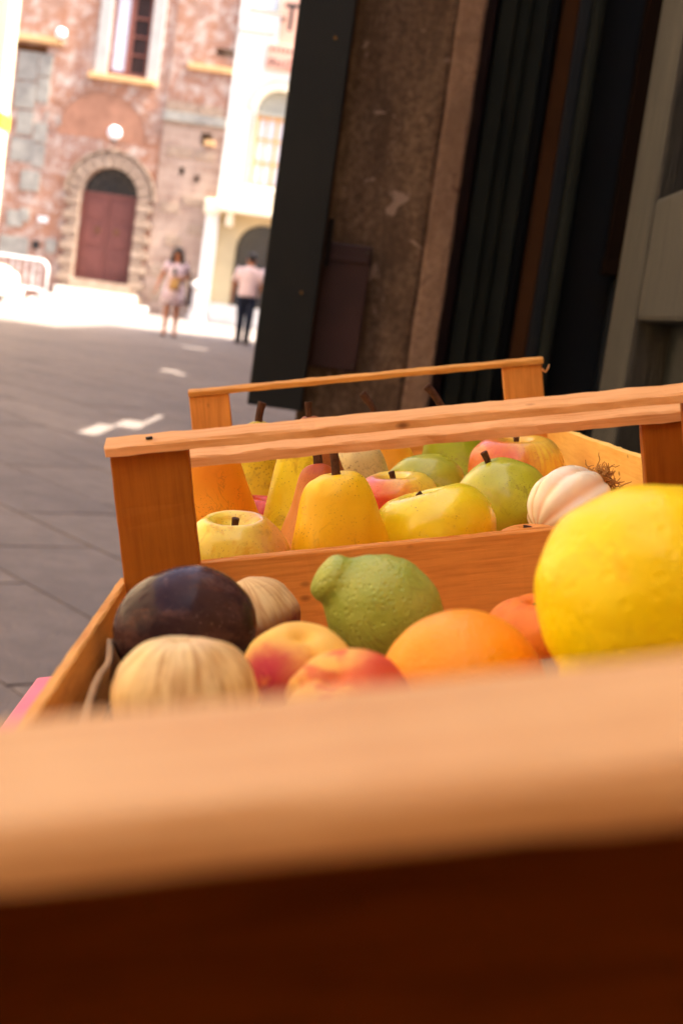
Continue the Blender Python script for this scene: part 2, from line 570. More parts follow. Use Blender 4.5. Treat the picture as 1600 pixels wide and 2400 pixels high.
# blind relieving arch over the portal: brick voussoirs
ca0, cr = (-8.96, 5.10), 1.42
for i in range(34):
    a0 = math.pi * (0.02 + 0.96 * i / 34); a1 = math.pi * (0.02 + 0.96 * (i + .86) / 34)
    poly = [(ca0[0] + r * math.cos(a), ca0[1] + r * math.sin(a)) for r, a in ((cr, a0), (cr + .36, a0), (cr + .36, a1), (cr, a1))]
    pl(MB().prism(poly, YF - .035 - .01 * random.random(), YF + .03), 'arch_brick', M['brick'])
# recessed-looking brick field inside the arch and a ledge at its right springing
fld = arc(ca0[0], ca0[1], cr - .02, 0, math.pi, 24)
pl(MB().prism(fld, YF - .012, YF + .02), 'arch_infill', M['infill'])
# portal: quoin blocks, voussoirs, keystone, steps
z = 0.0; i = 0
while z < 3.38:
    h = 0.235
    for sx in (-1, 1):
        xo = 1.36 if i % 2 else 1.22
        a, b = sorted((CXD + sx * .885, CXD + sx * xo))
        pl(MB().box((a, YF - .16 - .04 * (i % 2), z), (b, YF + .05, z + h - .025)), 'quoin_block', M['portal_stone'], bevel=0.015)
    z += h; i += 1
NV = 21
for i in range(NV):
    a0 = math.pi * (i + .05) / NV; a1 = math.pi * (i + .95) / NV
    ro = 1.34 if i % 2 == 0 else 1.28
    if i == NV // 2: ro = 1.45
    poly = [(CXD + r * math.cos(a), 3.415 + r * math.sin(a)) for r, a in ((.885, a0), (ro, a0), (ro, a1), (.885, a1))]
    pl(MB().prism(poly, YF - .15 - (.03 if i % 2 else 0), YF + .05), 'voussoir', M['portal_stone'], bevel=0.012)
hood = [(CXD + r * math.cos(a), 3.415 + r * math.sin(a)) for r, rng in ((1.36, range(0, 25)), (1.42, range(24, -1, -1))) for a in [math.pi * k / 24 for k in rng]]
pl(MB().prism(hood, YF - .20, YF + .04), 'hood_moulding', M['portal_stone'])
pl(MB().box((CXD - 1.66, YF - 1.15, 0), (CXD + 1.66, YF - .22, .2)), 'step', M['white_stone'], bevel=0.02)
pl(MB().box((CXD - 1.25, YF - .75, .2), (CXD + 1.22, YF - .20, .47)), 'step', M['white_stone'], bevel=0.02)
pl(MB().box((CXD - .95, YF - .30, .47), (CXD + .95, YF + .3, .785)), 'threshold', M['portal_stone'], bevel=0.02)
# door leaves
for sx in (-1, 1):
    a, b = sorted((CXD + sx * .012, CXD + sx * .88))
    dl = pl(MB().box((a, YF + .20, .79), (b, YF + .27, 3.40)), 'door_leaf', M['door_wood'])
    for (z0, z1) in ((1.0, 1.75), (1.9, 2.6), (2.72, 3.28)):
        pl(MB().box((a + .13, YF + .175, z0), (b - .13, YF + .21, z1)), 'door_panel', M['door_wood'], dl, bevel=0.02)
    kk = MB().tube([(CXD + sx * .3 + .07 * math.cos(q), YF + .15, 2.35 + .07 * math.sin(q)) for q in [2 * math.pi * n_ / 12 for n_ in range(13)]], .014, 6)
    pl(kk, 'knocker', M['brass'], dl, smooth=True)
pl(MB().box((CXD - .88, YF + .17, 3.40), (CXD + .88, YF + .28, 3.50)), 'transom', M['door_wood'])
fan = arc(CXD, 3.50, .80, 0, math.pi, 20)
pl(MB().prism(fan, YF + .25, YF + .28), 'fanlight_glass', M['dark_glass'])
for k in range(1, 8):
    a = math.pi * k / 8
    pl(MB().tube([(CXD + .12 * math.cos(a), YF + .22, 3.5 + .12 * math.sin(a)), (CXD + .79 * math.cos(a), YF + .22, 3.5 + .79 * math.sin(a))], .016, 6), 'fanlight_bar', M['iron'])
pl(MB().tube([(CXD + .42 * math.cos(math.pi * k / 16), YF + .215, 3.5 + .42 * math.sin(math.pi * k / 16)) for k in range(17)], .016, 6), 'fanlight_bar', M['iron'])
# upper window
win = pl(MB().box((-8.95, YF + .28, 7.1), (-7.86, YF + .32, 9.6)), 'window', M['window_dark'])
for (a, b, w) in ((-9.02, 7.1, .09), (-8.52, 7.1, .16), (-7.9, 7.1, .10)):
    pl(MB().box((a, YF + .18, 7.1), (a + w, YF + .30, 9.58)), 'window_frame', M['window_wood'], win)
pl(MB().box((-9.0, YF + .17, 7.1), (-7.82, YF + .30, 7.22)), 'window_frame', M['window_wood'], win)
cvs, cfs = [], []
for k in range(13):
    x = -8.94 + .41 * k / 12
    cvs += [(x, YF + .24 + .018 * math.sin(k * 2.1), 7.22), (x, YF + .24 + .018 * math.sin(k * 2.1), 9.55)]
for k in range(12):
    cfs.append((2 * k, 2 * k + 2, 2 * k + 3, 2 * k + 1))
pl(MB().add(cvs, cfs), 'curtain', M['curtain'], win)
for zz in (7.75, 8.3, 8.85):
    pl(MB().box((-8.36, YF + .2, zz), (-7.9, YF + .28, zz + .05)), 'window_bar', M['window_wood'], win)
    pl(MB().box((-8.93, YF + .2, zz), (-8.52, YF + .225, zz + .03)), 'window_bar', M['white_metal'], win)
pl(MB().box((-9.40, YF - .07, 7.05), (-9.03, YF + .1, 9.6)), 'window_jamb', M['pale_jamb'], bevel=0.02)
pl(MB().box((-7.79, YF - .07, 7.05), (-7.42, YF + .1, 9.6)), 'window_jamb', M['pale_jamb'], bevel=0.02)
pl(MB().box((-9.55, YF - .22, 6.88), (-7.45, YF + .1, 7.04)), 'window_sill', M['ochre_sill'], bevel=0.02)
pl(MB().box((-12.6, YF - .16, 7.70), (-10.45, YF + .05, 7.88)), 'ledge', M['ochre_sill'], bevel=0.02)
pl(MB().box((-12.6, YF - .05, 7.42), (-10.9, YF + .05, 7.62)), 'timber_lintel', M['brown_strip'], bevel=0.02)
pl(MB().box((-10.62, YF - .06, 2.35), (-10.32, YF + .04, 2.52)), 'meter_box', M['white_metal'], bevel=0.01)
pl(MB().box((-10.72, YF - .06, 1.5), (-10.5, YF + .04, 1.75)), 'letter_slot', M['iron'], bevel=0.01)
pl(MB().box((-10.3, YF - .06, 1.45), (-9.98, YF + .04, 1.85)), 'intercom_plate', M['grey_stone'], bevel=0.01)
# ---- stone tower house to the right
tow = empty('stone_house', (-6.1, YF, 0))
tag(tow, 'pale beige stone house between brick palace and white building', 'building')
def tw(mb, name, mat, parent=tow, **k):
    mb.v = [Matrix.Translation((6.1, -YF, 0)) @ v for v in mb.v]
    return mb.build(name, mat, parent, **k)
mb = MB()
wall_open(mb, -7.08, -5.16, 0, 6.05, YF - .06, 0.3, [(-5.9, -5.55, 5.35, 5.72, False), (-6.45, -6.28, 4.35, 4.6, False), (-5.95, -5.8, 4.2, 4.42, False)])
mb.box((-7.08, YF + .4, 0), (-5.16, YF + 6, 15))
tw(mb, 'wall', M['beige_stone'])
mb = MB()
wall_open(mb, -7.08, -5.16, 6.05, 15, YF - .03, 0.3, [(-5.75, -5.2, 8.05, 8.3, False)])
tw(mb, 'upper_wall', M['brick'])
tw(MB().box((-7.1, YF - .2, 5.93), (-5.18, YF + .05, 6.22)), 'string_course', M['grey_stone'], bevel=0.02)
tw(MB().box((-6.55, YF - .2, 7.55), (-5.18, YF + .05, 7.72)), 'ledge', M['ochre_sill'], bevel=0.02)
for (bx, bz, bw, bh) in [(-7.05, 6.24, .9, .3), (-6.1, 6.24, .8, .28), (-6.95, 1.2, .7, .34), (-6.2, 1.0, .6, .36), (-6.9, .45, .8, .4), (-6.0, .4, .7, .38),
                         (-6.6, 2.2, .5, .3), (-5.95, 2.6, .55, .32), (-6.9, 3.2, .6, .3), (-6.2, 3.5, .7, .26), (-6.9, 4.9, .8, .3), (-6.0, 4.9, .6, .25)]:
    tw(MB().box((bx, YF - .095 - .02 * random.random(), bz), (bx + bw, YF, bz + bh)), 'stone_block', M['portal_stone'], bevel=0.015)
tw(MB().box((-5.75, YF - .26, 5.35), (-5.45, YF, 5.5)), 'putlog_stone', M['ochre_sill'], bevel=0.01)

# ---- white building with arched window and balcony
wh = empty('white_building', (-3, YF, 0))
tag(wh, 'white plastered building with arched window, balcony and sign boards', 'building')
def wb(mb, name, mat, parent=wh, **k):
    mb.v = [Matrix.Translation((3, -YF, 0)) @ v for v in mb.v]
    return mb.build(name, mat, parent, **k)
XW = -3.62
mb = MB()
wall_open(mb, -5.15, 3.0, 3.75, 15, YF - .10, 0.35, [(XW - .66, XW + .66, 4.35, 7.28, True), (-4.85, -4.02, 9.62, 11.2, False)])
mb.box((-5.15, YF + .6, 0), (3, YF + 8, 15))
wb(mb, 'wall', M['plaster_white'])
mb = MB()
wall_open(mb, -5.15, 3.0, 0, 3.75, YF - .06, 0.5, [(-4.42, -2.76, .62, 3.2, True)])
wb(mb, 'ground_floor_wall', M['plaster_ochre'])
arch_band = [(XW + r * math.cos(a), 6.62 + r * math.sin(a)) for r, rng in ((.66, range(0, 25)), (.90, range(24, -1, -1))) for a in [math.pi * k / 24 for k in rng]]
wb(MB().prism(arch_band, YF - .20, YF - .05), 'archivolt', M['plaster_cream'])
ring2 = [(XW + r * math.cos(a), 6.62 + r * math.sin(a)) for r, rng in ((.905, range(0, 25)), (.97, range(24, -1, -1))) for a in [math.pi * k / 24 for k in rng]]
wb(MB().prism(ring2, YF - .16, YF - .05), 'archivolt_rim', M['grey_trim'])
wb(MB().prism(arc(XW, 6.62, .65, 0, math.pi, 20), YF + .12, YF + .16), 'lunette', M['grey_trim'])
wb(MB().box((XW - .70, YF + .0, 6.50), (XW + .70, YF + .12, 6.61)), 'impost', M['grey_trim'])
aw = wb(MB().box((XW - .64, YF + .20, 4.36), (XW + .64, YF + .23, 6.5)), 'arched_window', M['curtain'])
for a in (-.65, -.33, -.04, .25, .56):
    wb(MB().box((XW + a, YF + .1, 4.36), (XW + a + (.09 if abs(a) > .5 or a == -.04 else .035), YF + .2, 6.5)), 'window_frame', M['orange_frame'], aw)
for zz in (4.36, 5.05, 5.75, 6.4):
    wb(MB().box((XW - .64, YF + .11, zz), (XW + .64, YF + .19, zz + .06)), 'window_frame', M['orange_frame'], aw)
for sx in (-1, 1):
    a, b = sorted((XW + sx * .665, XW + sx * .80))
    wb(MB().box((a, YF - .16, 4.35), (b, YF - .05, 6.5)), 'window_jamb', M['grey_trim'], aw)
w2 = wb(MB().box((-4.83, YF + .05, 9.63), (-4.03, YF + .1, 11.2)), 'upper_window', M['curtain'])
wb(MB().box((-4.06, YF - .14, 9.55), (-3.92, YF + .0, 11.2)), 'window_jamb', M['grey_trim'], w2)
wb(MB().box((-4.9, YF - .16, 9.50), (-3.92, YF - .02, 9.6)), 'window_sill', M['grey_trim'], w2)
wb(MB().box((-5.1, YF - .15, 8.86), (-4.05, YF - .05, 8.94)), 'string_moulding', M['grey_trim'])
# balcony
bal = wb(MB().box((-4.98, YF - .95, 3.42), (2.5, YF - .05, 3.62)), 'balcony_slab', M['plaster_cream'], bevel=0.03)
wb(MB().box((-4.9, YF - .92, 4.08), (2.5, YF - .76, 4.2)), 'handrail', M['plaster_cream'], bal, bevel=0.02)
for k in range(22):
    x = -4.78 + k * .17
    wb(MB().tube([(x, YF - .84, 3.62), (x, YF - .84, 3.72), (x, YF - .84, 3.85), (x, YF - .84, 4.0), (x, YF - .84, 4.08)], [.05, .035, .062, .04, .05], 8), 'baluster', M['plaster_cream'], bal, smooth=True)
for x in (-4.75, -2.6):
    wb(MB().prism([(x, 3.42), (x + .2, 3.42), (x + .2, 3.0), (x, 3.0)], YF - .75, YF - .04), 'bracket', M['plaster_cream'], bal, bevel=0.02)
wb(MB().box((-5.42, YF - .28, .62), (-5.02, YF - .0, 3.3)), 'pilaster', M['plaster_white'], bevel=0.02)
wb(MB().box((-5.5, YF - .36, 3.3), (-4.96, YF - .0, 3.75)), 'capital', M['plaster_cream'], bevel=0.05)
wb(MB().box((-5.55, YF - .40, .0), (-4.95, YF + .0, .62)), 'plinth', M['white_stone'], bevel=0.03)
wb(MB().box((-4.94, YF - .5, .0), (3.0, YF - .07, .32)), 'step', M['white_stone'], bevel=0.02)
wb(MB().box((-4.94, YF - .3, .32), (3.0, YF - .07, .61)), 'step', M['white_stone'], bevel=0.02)
door2 = arc(XW + .03, 2.37, .82, 0, math.pi, 20) + [(XW - .79, .62), (XW + .85, .62)]
wb(MB().prism(door2, YF + .32, YF + .38), 'arched_doorway', M['grey_trim'].copy() if False else M['dark_glass'])
# pink upper plaster and sign boards
wb(MB().box((-3.92, YF - .13, 8.66), (3.0, YF - .09, 12)), 'pink_band', M['plaster_pink'])
sg = wb(MB().box((-4.2, YF - .22, 7.84), (-1.9, YF - .11, 8.62)), 'sign_board', M['plaster_pink'], bevel=0.01)
fnt = bpy.data.curves.new('lettering', 'FONT')
def letters(txt, x, z, size, mat, parent, y, name='lettering'):
    cu = bpy.data.curves.new(name, 'FONT')
    cu.body = txt; cu.size = size; cu.extrude = .01
    tmp = bpy.data.objects.new(name, cu)
    me = bpy.data.meshes.new_from_object(tmp)
    bpy.data.objects.remove(tmp)
    o = bpy.data.objects.new(name, me)
    me.materials.append(mat)
    link(o, parent)
    o.rotation_euler = (math.pi / 2, 0, 0)
    o.location = (x + 3, y - YF, z)
    return o
M['sign_dark'] = plain('dark_sign_paint', '#6c4a40', 0.6, 0.1)
M['sign_red'] = plain('red_sign_paint', '#c05040', 0.6, 0.1)
letters('PH', -4.12, 7.92, .36, M['sign_dark'], sg, YF - .235)
letters('OT', -3.62, 7.92, .36, M['sign_red'], sg, YF - .235)
for k in range(7):
    wb(MB().box((-4.1 + k * .14, YF - .245, 8.38), (-4.02 + k * .14, YF - .235, 8.5)), 'lettering', M['sign_dark'], sg)
ts = wb(MB().prism([(-3.80, 9.80), (-3.36, 9.80), (-3.36, 9.68), (-3.52, 9.68), (-3.52, 9.0), (-3.64, 9.0), (-3.64, 9.68), (-3.80, 9.68)], YF - .5, YF - .4), 'letter_sign', M['iron'], bevel=0.008)
wb(MB().tube([(-3.58, YF - .4, 9.4), (-3.58, YF - .1, 9.4)], .02, 6), 'sign_bracket', M['iron'], ts)
wb(MB().ball((-3.83, YF - .2, 9.37), .07, 10, 8), 'wall_spotlight', M['iron'], smooth=True)

# ---- globe lamps on the palace
def globe_lamp(x, z, r, label):
    e = empty('globe_lamp', (x, YF, z))
    tag(e, label, 'lamp', 'white globe lamps on the palace wall')
    MB().ball((0, -.45, 0), r, 18, 12).build('globe', M['globe'], e, smooth=True)
    MB().tube([(0, .0, -.28), (0, -.3, -.30), (0, -.45, -r - .04), (0, -.45, -r + .02)], .022, 8).build('bracket', M['iron'], e, smooth=True)
    MB().tube([(0, -.45, -r - .05), (0, -.45, -r + .03)], .07, 10).build('collar', M['iron'], e)
globe_lamp(-8.48, 5.3, .21, 'white globe lamp right above the keystone of the stone portal')
globe_lamp(-10.43, 8.0, .17, 'small white globe lamp at the end of the ochre ledge')

# ---- bollard
bo = empty('stone_bollard', (-5.15, 43.0, 0))
tag(bo, 'white round topped stone bollard beside white building', 'bollard')
MB().tube([(0, 0, 0), (0, 0, .16), (0, 0, .17), (0, 0, .9)], [.3, .3, .24, .21], 16).build('shaft', M['white_stone'], bo, smooth=False)
MB().ball((0, 0, 1.02), (.27, .27, .2), 16, 10).build('cap', M['white_stone'], bo, smooth=True)

# ---- crowd barrier
ba = empty('crowd_barrier', (-11.3, 41.0, 0))
tag(ba, 'white tubular metal crowd barrier beside the palace portal', 'barrier')
def rr(x0, x1, z0, z1, r):
    pts = [(x0, 0, z0), (x0, 0, z1 - r)]
    pts += [(x0 + r - r * math.cos(q), 0, z1 - r + r * math.sin(q)) for q in [math.pi / 2 * k / 6 for k in range(1, 7)]]
    pts += [(x1 - r + r * math.sin(q), 0, z1 - r + r * math.cos(q)) for q in [math.pi / 2 * k / 6 for k in range(0, 7)]]
    pts += [(x1, 0, z0)]
    return pts
MB().tube(rr(-1.1, 2.05, .06, 1.16, .25), .030, 8).build('frame', M['white_metal'], ba, smooth=True)
MB().tube([(-1.1, 0, .32), (2.05, 0, .32)], .028, 8).build('bottom_rail', M['white_metal'], ba)
for k in range(1, 15):
    MB().tube([(-1.1 + k * .21, 0, .32), (-1.1 + k * .21, 0, 1.14)], .012, 6).build('bar', M['white_metal'], ba)
for x in (-.7, 1.7):
    MB().tube([(x, -.35, .02), (x, -.1, .07), (x, .1, .07), (x, .35, .02)], .022, 8).build('foot', M['white_metal'], ba)

# ---- parked car poking in at the left edge
car = empty('parked_car', (-9.15, 29.2, 0), (0, 0, R_(-8)))
tag(car, 'cream parked car at the left edge beside the barrier', 'car')
M['car_paint'] = plain('cream_car_paint', '#d8ccb0', 0.25, 0.03, 2, 0.5)
M['rubber'] = plain('tyre_rubber', '#1c1b1a', 0.8, 0.2, 20, 0.3)
prof = [(-1.75, .32), (-1.78, .70), (-1.70, .86), (-1.2, .92), (-.62, 1.40), (.35, 1.42), (.95, .97), (1.55, .86), (1.80, .70), (1.84, .34), (1.55, .24), (-1.5, .24)]
n = len(prof)
v_, f_ = [], []
for (sy, ins) in ((-.78, 1), (-.70, 0), (.70, 0), (.78, 1)):
    for (x, zz) in prof:
        k = max(0, (zz - .95)) * .35
        yy = sy
        if ins: zz2, xx = (zz if zz < .9 else .9 + (zz - .9) * .0), x * .985
        else: zz2, xx = zz, x
        if ins == 0 and zz > 1.0: yy = sy * .86
        v_.append((xx, yy, zz2))
for r in range(3):
    for i in range(n):
        j = (i + 1) % n
        f_.append((r * n + i, r * n + j, (r + 1) * n + j, (r + 1) * n + i))
f_ += [tuple(range(n)), tuple(reversed(range(3 * n, 4 * n)))]
mesh_obj('body', v_, f_, M['car_paint'], car)
MB().prism([(.42, 1.37), (.95, 1.0), (-.0, 1.0), (-.0, 1.37)], -.79, -.70).build('side_window', M['dark_glass'], car)
MB().add([(.40, -.58, 1.40), (.40, .58, 1.40), (.98, .66, .985), (.98, -.66, .985)], [(0, 1, 2, 3)]).build('windscreen', M['dark_glass'], car, mat4=Matrix.Translation((.012, 0, .012)))
for x in (-1.15, 1.18):
    for sy in (-1, 1):
        w_ = MB().tube([(x, sy * .62, .30), (x, sy * .80, .30)], .30, 20).build('wheel', M['rubber'], car)
        MB().tube([(x, sy * .79, .30), (x, sy * .82, .30)], .17, 14).build('rim', M['white_metal'], w_)
for sy in (-1, 1):
    MB().ball((1.80, sy * .55, .62), (.05, .11, .11), 14, 10).build('headlight', M['globe'], car, smooth=True)
MB().box((1.78, -.74, .30), (1.93, .74, .46)).build('bumper', M['white_metal'], car, bevel=0.03)
MB().box((.85, -.95, 1.0), (1.0, -.79, 1.12)).build('mirror', M['car_paint'], car, bevel=0.03)

# ------------------------------------------------------------------ street buildings that frame the lane, and unseen ones added to block light
lb = empty('left_lane_building', (-7.12, 27, 0))
lb.name = 'cream_building'
tag(lb, 'sunlit cream building corner at the far left edge of the lane', 'building')
def lbp(mb, name, mat, **k):
    mb.v = [Matrix.Translation((7.12, -27, 0)) @ v for v in mb.v]
    return mb.build(name, mat, lb, **k)
mb = MB().box((-14, -14, 0), (-7.42, 26.9, 8.2))
lbp(mb, 'wall', M['plaster_warm'])
lbp(MB().box((-7.42, 26.35, 0), (-7.12, 27.0, 8.4)), 'pilaster', M['plaster_cream'], bevel=0.02)
lbp(MB().box((-7.44, 26.33, 3.32), (-7.10, 27.02, 3.6)), 'painted_band', M['yellow_band'])
lbp(MB().box((-7.60, 26.2, 4.3), (-7.40, 26.34, 8.2)), 'terracotta_strip', M['terracotta'])
for k, (ya, za) in enumerate([(y0, z0) for y0 in (-9, -5, -1, 3, 7, 11, 15, 19, 23) for z0 in (1.6, 5.4)]):
    lbp(MB().box((-7.44, ya, za), (-7.36, ya + 1.1, za + 1.9)), 'shutter', M['green_dark'])
    lbp(MB().box((-7.5, ya - .15, za - .15), (-7.28, ya + 1.25, za - .02)), 'window_sill', M['white_stone'])

bb = empty('light_blocking_house', (-3.5, -5.5, 0))  # out of view, added behind the camera to lessen frontal sky light
tag(bb, 'unseen ochre house added behind the fruit stand to cut frontal light', 'building')
MB().box((-5.5, -6, 0), (3.9, 0, 6.5)).build('wall', M['plaster_warm'], bb)
for x in (-3.6, -1.2, 1.2):
    for z in (1.2, 4.2):
        MB().box((x, -.02, z), (x + 1.0, .05, z + 1.8)).build('shutter', M['green_dark'], bb)  # shutter of the unseen added house
        MB().box((x - .1, -.02, z - .14), (x + 1.1, .14, z - .02)).build('window_sill', M['white_stone'], bb)  # sill of the unseen added house

# right-hand side: unseen wall added to shade the lane, pierced for sun patches; shop
rb = empty('sun_mask_wall', (0.12, 3, 0))
tag(rb, 'unseen added wall shading the lane, pierced for sun patches', 'wall')
def rbp(mb, name, mat, **k):
    mb.v = [Matrix.Translation((-.12, -3, 0)) @ v for v in mb.v]
    return mb.build(name, mat, rb, **k)
TS = math.tan(SUN_EL) * math.hypot(1, SUN_SKEW)
def hole(px0, px1, py0, py1):
    """opening in the wall at x=.12 whose sun patch covers px0..px1, py0..py1 on the street"""
    z0, z1 = (.12 - px1) * TS, (.12 - px0) * TS
    d = SUN_SKEW * (.12 - (px0 + px1) / 2)
    return (py0 - d, py1 - d, z0, z1)
holes = [hole(-1.66, -1.47, 8.2, 8.9), hole(-1.58, -1.34, 8.9, 9.4), hole(-1.46, -1.34, 9.4, 10.1), hole(-2.25, -1.98, 15.45, 15.85), hole(-2.05, -1.86, 15.2, 15.45), hole(-3.0, -2.5, 22.9, 23.3)]
def side_wall(x0, x1, y0, y1, zt, hs, name):
    ys = sorted({y0, y1, *[h[0] for h in hs], *[h[1] for h in hs]})
    mb = MB()
    for a, b in zip(ys[:-1], ys[1:]):
        h = [q for q in hs if q[0] <= a + 1e-6 and q[1] >= b - 1e-6]
        if h:
            mb.box((x0, a, 0), (x1, b, h[0][2]))
            mb.box((x0, a, h[0][3]), (x1, b, zt))
        else:
            mb.box((x0, a, 0), (x1, b, zt))
    return rbp(mb, name, M['pier'])
side_wall(.12, .20, 3.2, 23.2, 13.0, [h for h in holes if h[1] < 23.2], 'wall')
side_wall(.12, .20, 23.2, 28.0, 8.4, [], 'low_wall')
rbp(MB().add([(.12, 28, 0), (.12, 31, 0), (.12, 31, 4.6), (.12, 28, 8.4), (.2, 28, 0), (.2, 31, 0), (.2, 31, 4.6), (.2, 28, 8.4)],
             [(0, 1, 2, 3), (7, 6, 5, 4), (0, 4, 5, 1), (1, 5, 6, 2), (2, 6, 7, 3), (3, 7, 4, 0)]), 'sloping_end', M['pier'])
sh = empty('shop_building', (2, 0, 0))
tag(sh, 'dark shop building behind the open door leaf', 'building')
def shp(mb, name, mat, **k):
    mb.v = [Matrix.Translation((-2, 0, 0)) @ v for v in mb.v]
    return mb.build(name, mat, sh, **k)
shp(MB().box((.46, -14, 0), (6, 1.2, 13)), 'wall', M['plaster_warm'])
shp(MB().box((.46, 1.2, 2.5), (6, 3.2, 13)), 'upper_wall', M['plaster_warm'])
shp(MB().box((.5, 2.95, 0), (6, 3.2, 2.5)), 'inner_wall', M['unlit_room'])
shp(MB().box((2.6, 1.2, 0), (2.7, 2.95, 2.5)), 'room_wall', M['unlit_room'])
shp(MB().box((.46, 1.2, -.02), (2.6, 2.95, .03)), 'floor', M['unlit_room'])

# ------------------------------------------------------------------ shop doorway: pier, shutter, frame, leaf
pr = empty('stone_pier', (0, 2.5, 0))
tag(pr, 'rough brown sandstone door pier with paler worn edge', 'pier')
def rough_block(x0, x1, y0, y1, z0, z1, nx, nz, amp, seed):
    mb = MB()
    random.seed(seed)
    k = {}
    for iz in range(nz + 1):
        for ix in range(nx + 1):
            x = x0 + (x1 - x0) * ix / nx; zz = z0 + (z1 - z0) * iz / nz
            q = noise.noise(Vector((x * 22, zz * 9, seed))) * amp
            ex = noise.noise(Vector((zz * 14, seed, 3.1))) * amp * .7 if ix in (0, nx) else 0
            k[ix, iz] = len(mb.v)
            mb.v.append(Vector((x + ex, y0 + q, zz)))
    for iz in range(nz):
        for ix in range(nx):
            mb.f.append((k[ix, iz], k[ix + 1, iz], k[ix + 1, iz + 1], k[ix, iz + 1]))
    b = len(mb.v)
    for ix in (0, nx):
        for iz in range(nz + 1):
            v = mb.v[k[ix, iz]]
            mb.v.append(Vector((v.x, y1, v.z)))
    for s_, ix in ((0, 0), (1, nx)):
        for iz in range(nz):
            q = b + s_ * (nz + 1) + iz
            mb.f.append((k[ix, iz], k[ix, iz + 1], q + 1, q))
    for iz in range(nz):
        mb.f.append((b + iz, b + nz + 1 + iz, b + nz + 2 + iz, b + iz + 1))
    return mb
PT = Matrix.Translation((0, -2.5, 0))
def prp(mb, name, mat, parent=pr, **k):
    mb.v = [PT @ v for v in mb.v]
    return mb.build(name, mat, parent, **k)
prp(rough_block(-.104, .078, 2.50, 3.1, 0, 2.6, 14, 120, .004, 3), 'shaft', M['pier'], smooth=True)
prp(rough_block(.0785, .124, 2.485, 3.1, 0, 2.6, 6, 120, .005, 8), 'corner_moulding', M['pier_edge'], smooth=True)
prp(MB().box((-.104, 2.47, .02), (.124, 2.5, .55)), 'base', M['pier'], bevel=0.01)
pq = empty('metal_plate', (-.055, 2.5, .9))
tag(pq, 'dark maroon metal cover plate fixed low on the stone pier', 'plate')
MB().box((-.045, -.024, -.10), (.045, -.006, .115)).build('plate', M['maroon'], pq, bevel=0.003)
MB().box((-.040, -.028, .085), (.040, -.023, .092)).build('rim', M['maroon'], pq, bevel=0.001)
for (a, b) in ((-.038, .105), (.038, .105), (-.038, -.09), (.038, -.09)):
    MB().tube([(a, -.024, b), (a, -.027, b)], .003, 8).build('screw', M['nail'], pq)
st = empty('window_shutter', (-.139, 2.45, .722))
tag(st, 'tall near black green wooden shutter leaf hanging before the stone pier', 'shutter')
MB().box((-.047, -.014, 0), (.047, .014, 1.9)).build('leaf', M['shutter_paint'], st, bevel=0.003)
MB().box((.047, -.004, .002), (.0495, .010, 1.9)).build('closing_strip', M['brown_strip'], st)
for zz in (.25, 1.3):
    MB().tube([(.05, .016, zz), (.05, .016, zz + .08)], .008, 8).build('hinge', M['iron'], st)
    MB().box((.0, .014, zz + .02), (.05, .020, zz + .06)).build('hinge_strap', M['iron'], st)
for zz in (.20, .62, 1.1):
    MB().tube([(.02, -.014, zz), (.02, -.017, zz)], .003, 8).build('screw', M['brass'], st)

df = empty('door_frame', (.27, 2.6, 0))
tag(df, 'dark green door frame with brown varnished strip in the shop entrance', 'door frame')
def dfp(name, x0, x1, y0, y1, mat, bevel=0.004, z1=2.5):
    return boxpart(name, (x0 - .27, y0 - 2.6, 0.0), (x1 - .27, y1 - 2.6, z1), mat, df, bevel)
dfp('recess_board', .126, .150, 2.62, 2.66, M['maroon'])
dfp('moulding', .150, .178, 2.53, 2.62, M['green_dark'])
dfp('moulding', .178, .205, 2.55, 2.63, M['green_dark'], .010)
dfp('frame_post', .205, .236, 2.57, 2.66, M['green_dark'])
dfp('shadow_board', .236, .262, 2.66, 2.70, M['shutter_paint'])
dfp('varnished_strip', .262, .290, 2.60, 2.66, M['brown_strip'])
dfp('moulding', .290, .312, 2.60, 2.67, M['shutter_paint'])
dfp('moulding', .312, .334, 2.585, 2.67, M['green_dark'], .008)
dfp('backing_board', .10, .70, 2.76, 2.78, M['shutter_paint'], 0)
dfp('interior_shade_sheet', .334, .62, 2.70, 2.74, M['shutter_paint'])  # near-black sheet standing in for the darkness of the interior
ip = empty('inner_door', (.5, 2.8, 0))
tag(ip, 'brown wooden inner door panel deep in the dark shop', 'door')
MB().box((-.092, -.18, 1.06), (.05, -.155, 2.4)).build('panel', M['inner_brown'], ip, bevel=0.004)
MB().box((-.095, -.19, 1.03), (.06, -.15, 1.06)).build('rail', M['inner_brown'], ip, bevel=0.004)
MB().box((-.07, -.17, 0), (.2, -.14, 1.03)).build('lower_panel', M['shutter_paint'], ip, bevel=0.004)

